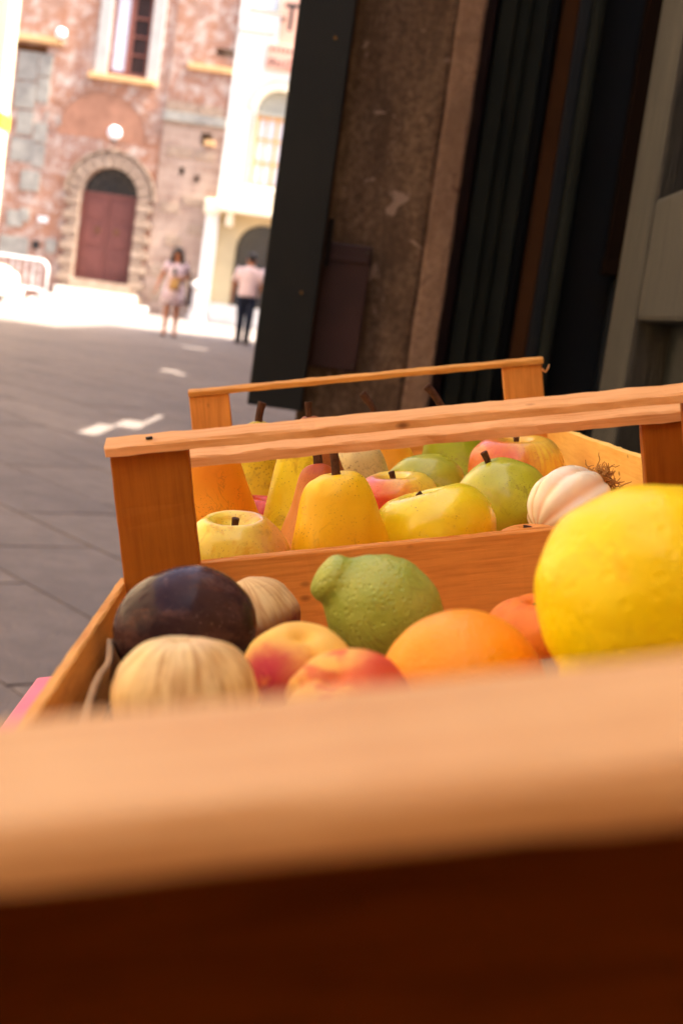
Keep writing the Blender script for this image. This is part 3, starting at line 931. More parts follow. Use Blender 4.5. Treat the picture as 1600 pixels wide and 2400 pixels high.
XL = .32; YA, YB = 0.75, 1.93
lf = empty('door_leaf', (XL, YB, 0))
tag(lf, 'weathered grey green panelled door leaf standing open on the right', 'door')
def lfp(name, y0, y1, z0, z1, x0, x1, mat, bevel=0.004, parent=lf):
    return boxpart(name, (x0, y0 - YB, z0), (x1, y1 - YB, z1), mat, parent, bevel)
lfp('stile', 1.755, 1.93, .05, 2.45, 0, .065, M['leaf_paint'], .006)
lfp('stile', .75, .90, .05, 2.45, 0, .065, M['leaf_paint'], .006)
for (z0, z1) in ((.05, .30), (.938, 1.085), (1.72, 1.86), (2.3, 2.45)):
    lfp('rail', .90, 1.755, z0, z1, .002, .063, M['leaf_paint'], .006)
lfp('muntin', 1.28, 1.40, .30, .938, .003, .062, M['leaf_paint'], .006)
for (y0, y1) in ((.90, 1.28), (1.40, 1.755)):
    for (z0, z1) in ((.30, .938),):
        p_ = lfp('panel', y0, y1, z0, z1, .046, .060, M['leaf_panel'], .0)
        lfp('raised_field', y0 + .09, y1 - .09, z0 + .09, z1 - .09, .030, .048, M['leaf_panel'], .008, p_)
for (z0, z1) in ((1.085, 1.72), (1.86, 2.3)):
    p_ = lfp('panel', .90, 1.755, z0, z1, .046, .060, M['leaf_panel'], .0)
    lfp('raised_field', .99, 1.665, z0 + .09, z1 - .09, .030, .048, M['leaf_panel'], .008, p_)

# ------------------------------------------------------------------ crate frame: slanted display (left side lower)
xa = Vector((.9721, .0542, .2281)); ya = Vector((-.0509, .9985, -.0201)); za = Vector((-.2288, .0079, .9734))
MC = Matrix(((xa.x, ya.x, za.x, 0), (xa.y, ya.y, za.y, 0), (xa.z, ya.z, za.z, CAM_H), (0, 0, 0, 1)))
def CM(x, y, z, rot=(0, 0, 0)):
    return MC @ Matrix.Translation((x, y, z)) @ Euler(rot).to_matrix().to_4x4()

def board(name, a, length, axis, section, mat, parent, jag=0.0, seg=28, seed=0):
    """wooden slat: cross-section swept along crate axis 'x','y' or 'z'; local X of the mesh is the grain"""
    n = len(section)
    v, f = [], []
    for i in range(seg + 1):
        t = i / seg
        for k, (p, q) in enumerate(section):
            dp = noise.noise(Vector((t * length * 55, k * 3.7, seed))) * jag + noise.noise(Vector((t * length * 260, k * 5.1, seed + 9))) * jag * .45
            dq = noise.noise(Vector((t * length * 55, k * 3.7, seed + 50))) * jag + noise.noise(Vector((t * length * 260, k * 5.1, seed + 77))) * jag * .45
            e = noise.noise(Vector((k * 1.9, seed, i))) * jag * 1.5 if i in (0, seg) else 0
            v.append((t * length + e, p + dp, q + dq))
    for i in range(seg):
        for k in range(n):
            k2 = (k + 1) % n
            f.append((i * n + k, i * n + k2, (i + 1) * n + k2, (i + 1) * n + k))
    f += [tuple(reversed(range(n))), tuple(range(seg * n, seg * n + n))]
    if axis == 'x': m = Matrix.Identity(4)
    elif axis == 'y': m = Matrix(((0, -1, 0, 0), (1, 0, 0, 0), (0, 0, 1, 0), (0, 0, 0, 1)))
    else: m = Matrix(((0, 0, -1, 0), (0, 1, 0, 0), (1, 0, 0, 0), (0, 0, 0, 1)))
    return mesh_obj(name, v, f, mat, parent, False, Matrix.Translation(a) @ m)

def rect(p0, p1, q0, q1, c=0.0008):
    return [(p0 + c, q0), (p1 - c, q0), (p1, q0 + c), (p1, q1 - c), (p1 - c, q1), (p0 + c, q1), (p0, q1 - c), (p0, q0 + c)]
def railsec(w, up, th):
    """split lath: the upper face slopes to the front"""
    return [(-w / 2, -th), (w / 2, -th), (w / 2, -.0006), (w / 2 - .001, 0), (w / 2 - .002, 0), (-w / 2 + .0008, -up + .0006), (-w / 2, -up - .0004)]

XA0, XA1 = -.0890, .2130
def nails(parent, pts):
    for (x, y, z) in pts:
        MB().tube([(x, y, z), (x, y, z + .0012)], .0016, 8).build('nail', M['nail'], parent)

# ---- crate A (near)
FA = -.150
A = empty('fruit_crate', mat4=CM((XA0 + XA1) / 2, .40, FA))
tag(A, 'orange wooden fruit crate nearest the camera with blurred front bar', 'crate', 'wooden fruit crates on the slanted stand')
ox, oy, oz = -(XA0 + XA1) / 2, -.40, -FA
def pa(x, y, z): return (x + ox, y + oy, z + oz)
board('rail', pa(XA0 - .001, .655, -.0395), XA1 - XA0 + .002, 'x', railsec(.012, .0042, .0082), M['rail'], A, .0007, 60, 1)
board('rail', pa(-.089, .1400, -.0402), .302, 'x', [(-.0143, -.0078), (.0183, -.0078), (.0183, -.001), (.0173, 0), (-.0165, 0), (-.0176, -.0006), (-.0183, -.002), (-.0181, -.0045), (-.0168, -.0066)], M['rail_pale'], A, .0005, 40, 2)
for (x, y, zt, sd) in ((XA0, .6575, -.0478, 3), (XA1 - .036, .6575, -.0478, 4), (XA0, .152, -.0478, 5), (XA1 - .036, .152, -.0478, 6)):
    board('post', pa(x + .036, y, FA + .004), zt - FA - .004, 'z', rect(-.004, .004, 0, .036), M['post'], A, .0004, 20, sd)
board('end_board', pa(XA0 + .001, .6665, 0), XA1 - XA0 - .002, 'x', rect(-.0022, .0022, FA + .004, -.1025), M['crate_red'], A, .0005, 50, 7)
board('end_board', pa(XA0 + .001, .1600, 0), XA1 - XA0 - .002, 'x', rect(-.0022, .0022, FA + .004, -.0482), M['shaded_board'], A, .0004, 40, 8)
board('side_board', pa(XA0 - .0015, .150, 0), .5190, 'y', rect(-.0024, .0024, FA + .004, -.107), M['crate'], A, .0005, 60, 9)
board('side_board', pa(XA1 + .0015, .150, 0), .5190, 'y', rect(-.0024, .0024, FA + .004, -.107), M['crate'], A, .0005, 60, 10)
for k in range(5):
    board('floor_slat', pa(XA0 + .003 + k * .06, .152, 0), .514, 'y', rect(-.053, 0, FA, FA + .0035), M['crate'], A, .0003, 12, 20 + k)
nails(A, [pa(-.070, .654, -.0416), pa(.195, .654, -.0416)])
# cardboard liner inside crate A
cl = empty('cardboard_liner', mat4=CM(.06, .40, FA + .004))
tag(cl, 'bent brown cardboard liner inside the left wall of the near crate', 'cardboard')
def sheet(name, rows, mat, parent, th=.0022):
    nr, nc = len(rows), len(rows[0])
    v = [Vector(p) for r in rows for p in r]
    f = [(i * nc + j, i * nc + j + 1, (i + 1) * nc + j + 1, (i + 1) * nc + j) for i in range(nr - 1) for j in range(nc - 1)]
    o = mesh_obj(name, v, f, mat, parent, True)
    md = o.modifiers.new('thickness', 'SOLIDIFY'); md.thickness = th
    return o
rows = []
for i in range(25):
    y = -.235 + .47 * i / 24
    xt = -.143 + max(0, .165 - y) * .085 + .0012 * math.sin(i * .8)
    zt = .040 - .050 * max(y, 0) + .0012 * math.sin(i * 1.3) - .03 * max(0, y - .16) / .07
    rows.append([(-.1455 + (xt + .1455) * q ** 1.3, y, .006 + (zt - .006) * q) for q in (0, .25, .5, .75, 1.0)])
sheet('side_flap', rows, M['cardboard'], cl)
sheet('bottom', [[(x, y, .008) for x in (-.138, 0, .138)] for y in (-.235, 0, .235)], M['cardboard'], cl)

# ---- crate B (far)
FB = -.150
XB0, XB1 = -.0890, .2010
YB0, YB1 = .682, 1.175
B = empty('fruit_crate', mat4=CM((XB0 + XB1) / 2, (YB0 + YB1) / 2, FB))
tag(B, 'orange wooden fruit crate further back holding pears and apples', 'crate', 'wooden fruit crates on the slanted stand')
def pb(x, y, z): return (x - (XB0 + XB1) / 2, y - (YB0 + YB1) / 2, z - FB)
board('rail', pb(XB0, .690, -.0503), .2870, 'x', railsec(.010, .0040, .0088), M['rail'], B, .0008, 60, 31)
board('rail', pb(XB0, YB1 - .008, -.0370), XB1 - XB0 + .0005, 'x', railsec(.008, .0022, .0060), M['crate'], B, .0006, 60, 32)
for (x, y, zt, sd) in ((XB0, .6915, -.0580, 33), (XB1 - .036, .6915, -.0580, 34), (XB0, YB1 - .007, -.0432, 35), (XB1 - .033, YB1 - .007, -.0432, 36)):
    board('post', pb(x + .0325, y, FB + .004), zt - FB - .004, 'z', rect(-.0035, .0035, 0, .0325), M['post'] if y < .8 else M['crate_red'], B, .0004, 20, sd)
board('end_board', pb(XB0 + .001, .6850, 0), XB1 - XB0 - .002, 'x', rect(-.002, .002, FB + .004, -.1045), M['crate_red'], B, .0005, 50, 37)
board('end_board', pb(XB0 + .001, YB1, 0), XB1 - XB0 - .002, 'x', rect(-.002, .002, FB + .004, -.0910), M['crate'], B, .0005, 50, 38)
board('side_board', pb(XB0 - .0012, YB0, 0), YB1 - YB0, 'y', rect(-.0022, .0022, FB + .004, -.092), M['crate'], B, .0005, 60, 39)
board('side_board', pb(XB1 + .0012, YB0, 0), YB1 - YB0, 'y', rect(-.0022, .0022, FB + .004, -.092), M['crate_lit'], B, .0005, 60, 40)
for k in range(5):
    board('floor_slat', pb(XB0 + .003 + k * .058, YB0 + .004, 0), YB1 - YB0 - .008, 'y', rect(-.052, 0, FB, FB + .0035), M['crate'], B, .0003, 12, 50 + k)
MB().tube([pb(XB1 - .001, YB1 - .01, -.047), pb(XB1 + .002, YB1 - .01, -.050), pb(XB1 + .004, YB1 - .011, -.047), pb(XB1 + .0055, YB1 - .010, -.044)], [.0012, .001, .0009, .0006], 6).build('splinter', M['rail'], B)

# ---- stands under the crates (same slant), legs down to the street
def stand(name, x0, x1, y0, y1, ztop, mat, label, th=.016):
    e = empty(name, mat4=CM((x0 + x1) / 2, (y0 + y1) / 2, ztop))
    tag(e, label, 'stand', 'slanted display stands')
    hx, hy = (x1 - x0) / 2, (y1 - y0) / 2
    nb = 3
    for k in range(nb):
        a = -hx + 2 * hx * k / nb
        MB().box((a + .0008, -hy, -th), (a + 2 * hx / nb - .0008, hy, 0)).build('top_plank', mat, e, bevel=0.002)
    inv = e.matrix_world.inverted()
    for sx in (-1, 1):
        for sy in (-1, 1):
            top = e.matrix_world @ Vector((sx * (hx - .025), sy * (hy - .03), -th))
            bot = Vector((top.x, top.y, 0))
            MB().tube([inv @ top, inv @ bot], .018, 4).build('leg', mat, e)
    return e
s1 = stand('display_stand', -.168, .235, .145, .815, FA - .0335, M['pink'], 'pink painted slanted display stand under the nearest crate')
s2 = stand('display_stand', -.085, .205, .835, 1.21, FB - .0335, M['stand'], 'dark wooden slanted display stand under the further crate')
for x in (-.06, .18):
    MB().box((-.012, -.24, -.0330), (.012, .24, -.0004)).build('batten', M['stand'], s1, mat4=s1.matrix_world.inverted() @ CM(x, .40, FA))
    MB().box((-.012, -.16, -.0330), (.012, .16, -.0004)).build('batten', M['stand'], s2, mat4=s2.matrix_world.inverted() @ CM(x, 1.01, FB))

# ------------------------------------------------------------------ fruit
def catmull(pts, per=6):
    P = [pts[0]] + list(pts) + [pts[-1]]
    out = []
    for i in range(1, len(P) - 2):
        p0, p1, p2, p3 = [Vector(q) for q in P[i - 1:i + 3]]
        for k in range(per):
            t = k / per
            out.append(0.5 * ((2 * p1) + (p2 - p0) * t + (2 * p0 - 5 * p1 + 4 * p2 - p3) * t * t + (3 * p1 - p0 - 3 * p2 + p3) * t ** 3))
    out.append(Vector(pts[-1]))
    return out

PROF = {
    'apple': [(0, -.62), (.14, -.70), (.42, -.82), (.78, -.58), (.98, -.12), (1.0, .22), (.88, .58), (.64, .80), (.40, .83), (.24, .74), (.10, .58), (0, .52)],
    'dish_apple': [(0, -.62), (.14, -.70), (.42, -.82), (.78, -.58), (.98, -.15), (.97, .2), (.82, .52), (.62, .74), (.50, .80), (.40, .76), (.20, .60), (0, .54)],
    'pear': [(0, 0), (.45, .015), (.84, .10), (1.0, .27), (.95, .44), (.83, .62), (.71, .78), (.60, .89), (.44, .965), (.20, 1.0), (0, .985)],
    'tall_pear': [(0, 0), (.45, .01), (.84, .07), (1.0, .20), (.97, .34), (.80, .52), (.62, .70), (.50, .84), (.38, .94), (.18, .995), (0, .985)],
    'lemon': [(0, -1.20), (.08, -1.19), (.15, -1.13), (.24, -1.02), (.52, -.88), (.85, -.54), (1.0, -.06), (.97, .22), (.82, .58), (.52, .90), (.30, 1.06), (.15, 1.13), (0, 1.15)],
    'lime': [(0, -1.18), (.2, -1.15), (.55, -.96), (.88, -.5), (1.0, 0), (.92, .42), (.72, .78), (.52, 1.0), (.46, 1.12), (.44, 1.24), (.34, 1.38), (.14, 1.44), (0, 1.44)],
    'oval': [(0, -1), (.3, -.955), (.66, -.75), (.92, -.38), (1, 0), (.92, .38), (.66, .75), (.3, .955), (0, 1)],
    'mango': [(0, -1.0), (.34, -.93), (.72, -.66), (.97, -.22), (1, .15), (.84, .56), (.56, .84), (.28, .97), (.10, .99), (0, .96)],
    'peach': [(0, -.95), (.34, -.90), (.72, -.66), (.97, -.2), (1, .15), (.88, .5), (.62, .76), (.36, .85), (.20, .83), (.08, .76), (0, .74)],
    'pumpkin': [(0, -.60), (.2, -.66), (.55, -.64), (.88, -.36), (1, 0), (.90, .36), (.58, .62), (.26, .66), (.12, .58), (0, .54)],
}

def fruit(name, prof, R, H, loc, rot, mat, label, cat, group, stem=None, ribs=0, ribd=0.0, lump=0.055, seg=44, seed=0, sq=(1, 1), groove=0.0, gang=0.0):
    pts = catmull(PROF[prof], 5)
    v, f = [], []
    m = len(pts)
    for i, p in enumerate(pts):
        r, zz = max(p.x, 0.0), p.y
        for j in range(seg):
            th = 2 * math.pi * j / seg
            k = 1.0
            if ribs:
                k -= ribd * (abs(math.cos(th * ribs / 2)) ** 2.2) * min(1, r * 1.2)
            if groove:
                dth = (th - gang + math.pi) % (2 * math.pi) - math.pi
                k -= groove * math.exp(-(dth / .16) ** 2) * min(1, r * 1.5)
            d = Vector((r * math.cos(th), r * math.sin(th), zz))
            k += lump * noise.noise(d * 1.6 + Vector((seed * 3.1, seed, 0))) + lump * .4 * noise.noise(d * 4.0 + Vector((seed, 7, seed)))
            v.append((r * k * R * math.cos(th) * sq[0], r * k * R * math.sin(th) * sq[1], zz * H * (1 + (k - 1) * .5)))
    for i in range(m - 1):
        for j in range(seg):
            j2 = (j + 1) % seg
            f.append((i * seg + j, i * seg + j2, (i + 1) * seg + j2, (i + 1) * seg + j))
    me_v = [Vector(q) for q in v]
    o = mesh_obj(name, me_v, f, mat, None, True)
    bm = bmesh.new(); bm.from_mesh(o.data)
    bmesh.ops.remove_doubles(bm, verts=bm.verts, dist=1e-5)
    bmesh.ops.recalc_face_normals(bm, faces=bm.faces)
    bm.to_mesh(o.data); bm.free()
    for p in o.data.polygons: p.use_smooth = True
    o.matrix_world = CM(*loc, rot)
    tag(o, label, cat, group)
    if stem:
        L, r0, bend, off = stem
        zt = PROF[prof][-1][1] * H
        pts2 = [(bend[0] * L * t * t, bend[1] * L * t * t, zt - off + (L + off) * t) for t in (0, .25, .5, .75, .97, 1.0)]
        MB().tube(pts2, [r0 * 1.35, r0 * 1.0, r0 * .95, r0, r0 * 1.12, r0 * 1.02], 9).build('stem', M['stem'], o, smooth=False)
    return o

def fmat(name, c1, c2, wear=0.6, ribcol=None, blush=None, bdir=(0, 0, 1), bpos=0.0, bsoft=0.02, speck=None, rough=0.42, pore=0.0, pscale=500, nscale=28, coat=0.0, streak=None, spec=0.3, sss=0.04, patch=None):
    t = NT(name)
    v = t.co(rnd=1.7)
    a = t.noise(v, nscale, 5, 0.6, 0.3)
    col = t.ramp(a, [(0.32, lin(c1)), (0.68, lin(c2))])
    vec = t.co()
    if blush:
        d = t.n('ShaderNodeVectorMath'); d.operation = 'DOT_PRODUCT'
        t.t.links.new(vec, d.inputs[0]); d.inputs[1].default_value = Vector(bdir).normalized()
        q = t.math('ADD', d.outputs['Value'], t.math('MULTIPLY', t.math('SUBTRACT', t.noise(v, 60, 5, 0.65, .5), 0.5), bsoft * 2.4))
        fac = t.n('ShaderNodeMapRange'); fac.interpolation_type = 'SMOOTHSTEP'
        t.t.links.new(q, fac.inputs[0]); fac.inputs[1].default_value = bpos - bsoft; fac.inputs[2].default_value = bpos + bsoft
        col = t.mix(fac.outputs[0], col, lin(blush))
    if streak:
        n_, hexc, amt = streak
        at_ = t.math('ARCTAN2', t.sep(vec, 1), t.sep(vec, 0))
        s_ = t.noise(t.comb(t.math('MULTIPLY', at_, n_ / 6.28), t.math('MULTIPLY', t.sep(vec, 2), 18.0), 0.0), 2.2, 4, .6)
        col = t.mix(t.math('MULTIPLY', t.ramp(s_, [(0.46, 0.0), (0.62, 1.0)]), amt), col, lin(hexc))
    if ribcol:
        n_, hexc, amt = ribcol
        at_ = t.math('ARCTAN2', t.sep(vec, 1), t.sep(vec, 0))
        w_ = t.math('POWER', t.math('ABSOLUTE', t.math('COSINE', t.math('MULTIPLY', at_, n_ / 2))), 5.0)
        col = t.mix(t.math('MULTIPLY', w_, amt), col, lin(hexc))
    if patch:
        hexc, sc, th = patch
        col = t.mix(t.ramp(t.noise(v, sc, 5, .65, .6), [(th, 0.0), (th + .10, 0.8)]), col, lin(hexc))
    if speck:
        hexc, sc, th = speck
        ms = t.noise(v, 38, 4, .6)
        mask = t.ramp(ms, [(0.46, 0.06), (0.62, 1.0)])
        big = t.ramp(t.voro(v, sc * 1.2), [(th * .8, 0.9), (th * .8 + .07, 0.0)])
        fine = t.ramp(t.voro(v, sc * 3.6), [(th * 1.5, 0.8), (th * 1.5 + .12, 0.0)])
        sp = t.math('MULTIPLY', t.math('MAXIMUM', big, fine), mask)
        col = t.mix(sp, col, lin(hexc))
        rus = t.noise(t.co((1, 1, .6), rnd=2.3), 62, 6, .75, .8)
        col = t.mix(t.math('MULTIPLY', t.ramp(rus, [(0.56, 0.0), (0.68, 0.55)]), mask), col, lin(hexc))
    # uneven ripeness, bruises and thin scars
    rip = t.noise(t.co(rnd=5.3), 22, 3, .5, .4)
    dk = tuple(c * k for c, k in zip(lin(c1)[:3], (.86, .62, .45))) + (1,)
    col = t.mix(t.ramp(rip, [(0.50, 0.0), (0.74, wear * .75)]), col, dk)
    sc_ = t.noise(t.co((1, 1, .8), rnd=8.1), 48, 5, .6, 1.4)
    thin = t.ramp(sc_, [(0.478, 0.0), (0.494, 1.0), (0.506, 1.0), (0.522, 0.0)])
    zone = t.ramp(t.noise(t.co(rnd=6.7), 30, 3), [(0.55, 0.0), (0.66, 1.0)])
    col = t.mix(t.math('MULTIPLY', t.math('MULTIPLY', thin, zone), wear * .4), col, lin('#6a3c18'))
    nrm = t.bump(t.noise(v, 90, 4), 0.16, 0.002)
    if pore:
        h = t.math('ADD', t.math('MULTIPLY', t.ramp(t.voro(v, pscale), [(0.0, 0.0), (0.45, 1.0)]), .5), t.math('MULTIPLY', t.noise(v, pscale * .35, 4, .6), 0.9))
        nrm = t.bump(h, pore, 0.0016)
    rg = t.ramp(t.noise(v, 70, 4), [(0.3, max(0, rough - .08)), (0.7, min(1, rough + .12))])
    return t.done(col, rg, nrm, spec, 0, coat, sss)

M['stem'] = plain('fruit_stem', '#5a3a26', 0.8, 0.4, 300, 0.2, bump=0.6)
GA, GB = 'fruit in the near crate', 'fruit in the further crate'
# ---- near crate
fm = fmat('plum_skin', '#342224', '#4c3430', speck=('#80685c', 150, .10), rough=0.2, coat=0.0, nscale=40, patch=('#5c4038', 70, .52), sss=0.0, spec=.12)
fruit('passion_fruit', 'oval', .0245, .0285, (-.0535, .555, -.1110), (0, R_(84), R_(8)), fm, 'large dark purple glossy passion fruit in the near crate corner', 'passion fruit', GA, seed=1, lump=.03)
fruit('passion_fruit', 'oval', .021, .024, (-.055, .470, -.128), (0, R_(60), R_(20)), fm, 'second dark purple passion fruit half hidden behind the striped pale gourd', 'passion fruit', GA, seed=2)
fm = fmat('striped_gourd_skin', '#ecc880', '#f2d898', streak=(14, '#b07434', .65), rough=.45, nscale=30, patch=('#dcb070', 60, .6))
fruit('small_gourd', 'peach', .0230, .0225, (-.0440, .430, -.1090), (R_(-4), R_(4), 0), fm, 'pale yellow striped small gourd in front of the dark passion fruit', 'gourd', GA, ribs=10, ribd=.03, seed=3, stem=(.001, .0025, (0, 0), .004))
fm = fmat('fig_skin', '#e0bc7c', '#e8cc90', blush='#8c3c34', bdir=(0.2, -.3, -1), bpos=.004, bsoft=.006, streak=(30, '#b87c40', .7), rough=.6)
fruit('fig', 'mango', .0185, .0185, (-.0265, .605, -.1205), (0, R_(-16), 0), fm, 'small brown striped fig between passion fruit and lime', 'fig', GA, seed=4)
fm = fmat('lime_skin', '#94a438', '#b2b44c', speck=('#a8ac50', 260, .07), rough=.38, pore=.55, pscale=420, nscale=34)
fruit('lime', 'lime', .0232, .0218, (.0260, .572, -.1155), (0, R_(-52), R_(6)), fm, 'knobbly green lime with a nipple end against the crate board', 'lime', GA, seed=5, lump=.05)
fm = fmat('peach_skin', '#f0b038', '#f6cc60', blush='#b82838', bdir=(-.45, -.65, .45), bpos=.0145, bsoft=.0055, rough=.62, patch=('#e8843c', 60, .56))
fruit('peach', 'peach', .0198, .0190, (-.0090, .478, -.1165), (R_(20), R_(10), 0), fm, 'yellow peach blushed crimson beside the striped pale gourd', 'peach', GA, seed=6, groove=.10, gang=-math.pi * .35, stem=(-.001, .0018, (0, 0), .003))
fm = fmat('red_peach_skin', '#f0a83c', '#f6c05c', blush='#d8502c', bdir=(.75, -.3, -.1), bpos=.004, bsoft=.008, rough=.62, patch=('#d8542c', 50, .52))
fruit('peach', 'peach', .0212, .0200, (.0055, .432, -.1190), (R_(30), R_(-14), 0), fm, 'orange red peach with dimple in front of the lime and orange', 'peach', GA, seed=36, groove=.12, gang=math.pi * .9, stem=(-.0005, .0016, (0, 0), .003))
fm = fmat('orange_skin', '#fc9808', '#ffa418', wear=.25, rough=.40, pore=.38, pscale=620, nscale=20)
fruit('orange', 'oval', .0278, .0262, (.0450, .462, -.1220), (0, R_(8), 0), fm, 'bright smooth orange beside the big lemon', 'orange', GA, seed=7, lump=.02)
fm = fmat('mini_pumpkin_skin', '#f07c14', '#f48c24', rough=.5, patch=('#dc6410', 70, .56), speck=('#c05010', 160, .07))
fruit('mini_pumpkin', 'pumpkin', .0235, .0215, (.0900, .578, -.1325), (R_(6), 0, 0), fm, 'small orange pumpkin behind the orange in the near crate', 'pumpkin', GA, seed=8, ribs=9, ribd=.045, stem=(.001, .0022, (.5, 0), .004))
LEMON_AT = (.1030, .437, -.0915)
fm = fmat('lemon_skin', '#ffd800', '#ffe000', wear=.35, rough=.36, pore=.34, pscale=210, nscale=24, patch=('#fccc00', 40, .55))
fruit('lemon', 'lemon', .0352, .0345, LEMON_AT, (0, R_(52), R_(24)), fm, 'large bright yellow lemon at the right of the near crate', 'lemon', GA, seed=9, lump=.035, seg=56)
fm = fmat('green_fruit_skin', '#8a9448', '#a4a860', rough=.45, nscale=30)
fruit('green_plum', 'oval', .019, .019, (.058, .405, -.1255), (0, 0, 0), fm, 'pale green round fruit just behind the blurred front bar', 'plum', GA, seed=10)

# ---- further crate
fm = fmat('dish_apple_skin', '#f4d838', '#f8e05c', blush='#d89850', bdir=(1, .2, .1), bpos=.012, bsoft=.010, rough=.30, speck=('#9a6a2c', 160, .07), patch=('#e4b020', 40, .52), coat=.3)
fruit('apple', 'dish_apple', .0300, .0300, (-.0425, .750, -.1170), (R_(8), R_(6), 0), fm, 'pale yellow apple with deep open dimple at the left front of the further crate', 'apple', GB, seed=11, stem=(.008, .0019, (.1, 0), .003))
fm = fmat('front_pear_skin', '#f4be08', '#f8ca14', speck=('#8a4c16', 150, .09), rough=.42, nscale=20)
fruit('pear', 'pear', .0290, .0730, (.0135, .762, -.1490), (0, R_(2), 0), fm, 'plump golden yellow pear at the front with upright dark stem', 'pear', GB, seed=12, stem=(.0165, .0024, (-.06, 0), .004))
fm = fmat('russet_pear_skin', '#c87a30', '#d8903c', blush='#b04a1c', bdir=(0, 0, 1), bpos=.066, bsoft=.016, speck=('#6a3014', 190, .10), rough=.5)
fruit('pear', 'tall_pear', .0265, .0745, (.0010, .803, -.1490), (0, R_(5), 0), fm, 'reddish russet pear directly behind the front golden pear', 'pear', GB, seed=13, stem=(.0150, .0028, (-.15, 0), .004))
fm = fmat('yellow_pear_skin', '#f4dc14', '#f8e434', speck=('#6c5420', 170, .08), rough=.4, patch=('#c8a41c', 50, .55))
fruit('pear', 'tall_pear', .0270, .0870, (-.0080, .850, -.1490), (0, R_(3), 0), fm, 'lemon yellow speckled pear behind the russet pear', 'pear', GB, seed=14, stem=(.006, .0022, (.1, 0), .004))
fm = fmat('orange_pear_skin', '#ee9410', '#f2a41c', speck=('#6c3810', 210, .10), rough=.5, nscale=18)
fruit('pear', 'pear', .0300, .0965, (-.0575, .838, -.1490), (0, R_(-1), 0), fm, 'tall orange freckled pear next to the left corner post', 'pear', GB, seed=15, stem=(.003, .002, (0, 0), .004))
fm = fmat('spotted_pear_skin', '#d4b40c', '#dcc420', speck=('#5a4414', 120, .13), rough=.5, patch=('#7a6420', 46, .55))
fruit('pear', 'tall_pear', .0260, .0920, (-.0340, .965, -.1490), (0, R_(3), 0), fm, 'mottled yellow green pear in shade behind the tall orange pear', 'pear', GB, seed=16, stem=(.0150, .0027, (.25, 0), .004))
fm = fmat('red_apple_skin', '#d0402c', '#d85c34', streak=(30, '#b02428', .8), speck=('#e8a070', 200, .06), rough=.3)
fruit('apple', 'apple', .0260, .0260, (-.0335, .905, -.1230), (0, R_(12), 0), fm, 'red apple squeezed between the orange and yellow pears', 'apple', GB, seed=17, stem=(.006, .0018, (.1, 0), .003))
fm = fmat('green_apple_skin', '#3c7034', '#55843c', rough=.35)
fruit('apple', 'apple', .0250, .0250, (-.0090, 1.020, -.1130), (0, 0, 0), fm, 'dark green apple barely showing behind the pears', 'apple', GB, seed=18, stem=(.006, .0018, (.1, 0), .003))
fm = fmat('thin_pear_skin', '#c88a2c', '#d49a3c', blush='#a05a24', bdir=(1, 0, .3), bpos=.012, bsoft=.010, speck=('#6a3c14', 170, .09), rough=.5)
fruit('pear', 'tall_pear', .0235, .0960, (.0120, .930, -.1490), (0, R_(-4), 0), fm, 'slim brownish orange pear behind the yellow pear', 'pear', GB, seed=19, stem=(.010, .0022, (.1, 0), .004))
fm = fmat('pale_pear_skin', '#d4b468', '#dcc07c', speck=('#7a4c2c', 150, .15), rough=.55)
fruit('pear', 'pear', .0260, .0640, (.0330, .985, -.1440), (0, R_(6), 0), fm, 'pale beige pear with large brown freckles behind the front pears', 'pear', GB, seed=20)
fm = fmat('back_orange_pear_skin', '#f2a41c', '#f6b42c', speck=('#a05c18', 220, .06), rough=.5)
fruit('pear', 'tall_pear', .0310, .0810, (.0630, 1.068, -.1490), (0, R_(-4), 0), fm, 'smooth orange pear near the back board of the further crate', 'pear', GB, seed=21, stem=(.0215, .0026, (-.40, 0), .004))
fm = fmat('green_pear_skin', '#98a814', '#b0b424', speck=('#7a4418', 130, .10), rough=.45, patch=('#a8a038', 40, .55))
fruit('pear', 'tall_pear', .0330, .0830, (.1200, 1.085, -.1490), (0, R_(-8), 0), fm, 'olive green freckled pear with thick stem at the back', 'pear', GB, seed=22, stem=(.0210, .0030, (-.40, 0), .004))
fm = fmat('green_mango_skin', '#acb020', '#c2be34', rough=.32, patch=('#bcb860', 38, .58), speck=('#5c5c20', 200, .06), coat=.3)
fruit('mango', 'mango', .0245, .0310, (.0790, .985, -.1160), (0, R_(76), R_(-8)), fm, 'small yellow green mango lying behind the red and yellow apple', 'mango', GB, seed=23)
fm = fmat('blush_apple_skin', '#f6d03c', '#f8da50', blush='#e04c28', bdir=(-.9, -.6, -.25), bpos=.002, bsoft=.012, speck=('#c04428', 170, .08), rough=.3, coat=.3)
fruit('apple', 'apple', .0270, .0275, (.0535, .868, -.1140), (R_(4), 0, 0), fm, 'small yellow apple blushed pink, behind the front yellow apple', 'apple', GB, seed=24, stem=(.0110, .0018, (-.15, 0), .003))
fm = fmat('yellow_apple_skin', '#f4d410', '#f8e024', speck=('#8a5a1c', 130, .09), rough=.28, nscale=20, patch=('#f2e070', 30, .62), coat=.3)
fruit('apple', 'apple', .0350, .0330, (.0680, .782, -.1205), (R_(-3), R_(-8), 0), fm, 'big clear yellow apple at the front middle of the further crate', 'apple', GB, seed=25, stem=(.0105, .0018, (-.35, 0), .003))
fm = fmat('olive_apple_skin', '#b0ae1c', '#c6be30', rough=.34, speck=('#6c5c20', 180, .07), patch=('#bcac34', 40, .55), coat=.3)
fruit('mango', 'mango', .0312, .0305, (.1190, .868, -.1180), (R_(4), R_(-14), 0), fm, 'olive green round mango beside the ribbed cream gourd', 'mango', GB, seed=26, stem=(.008, .0021, (-.1, 0), .003))
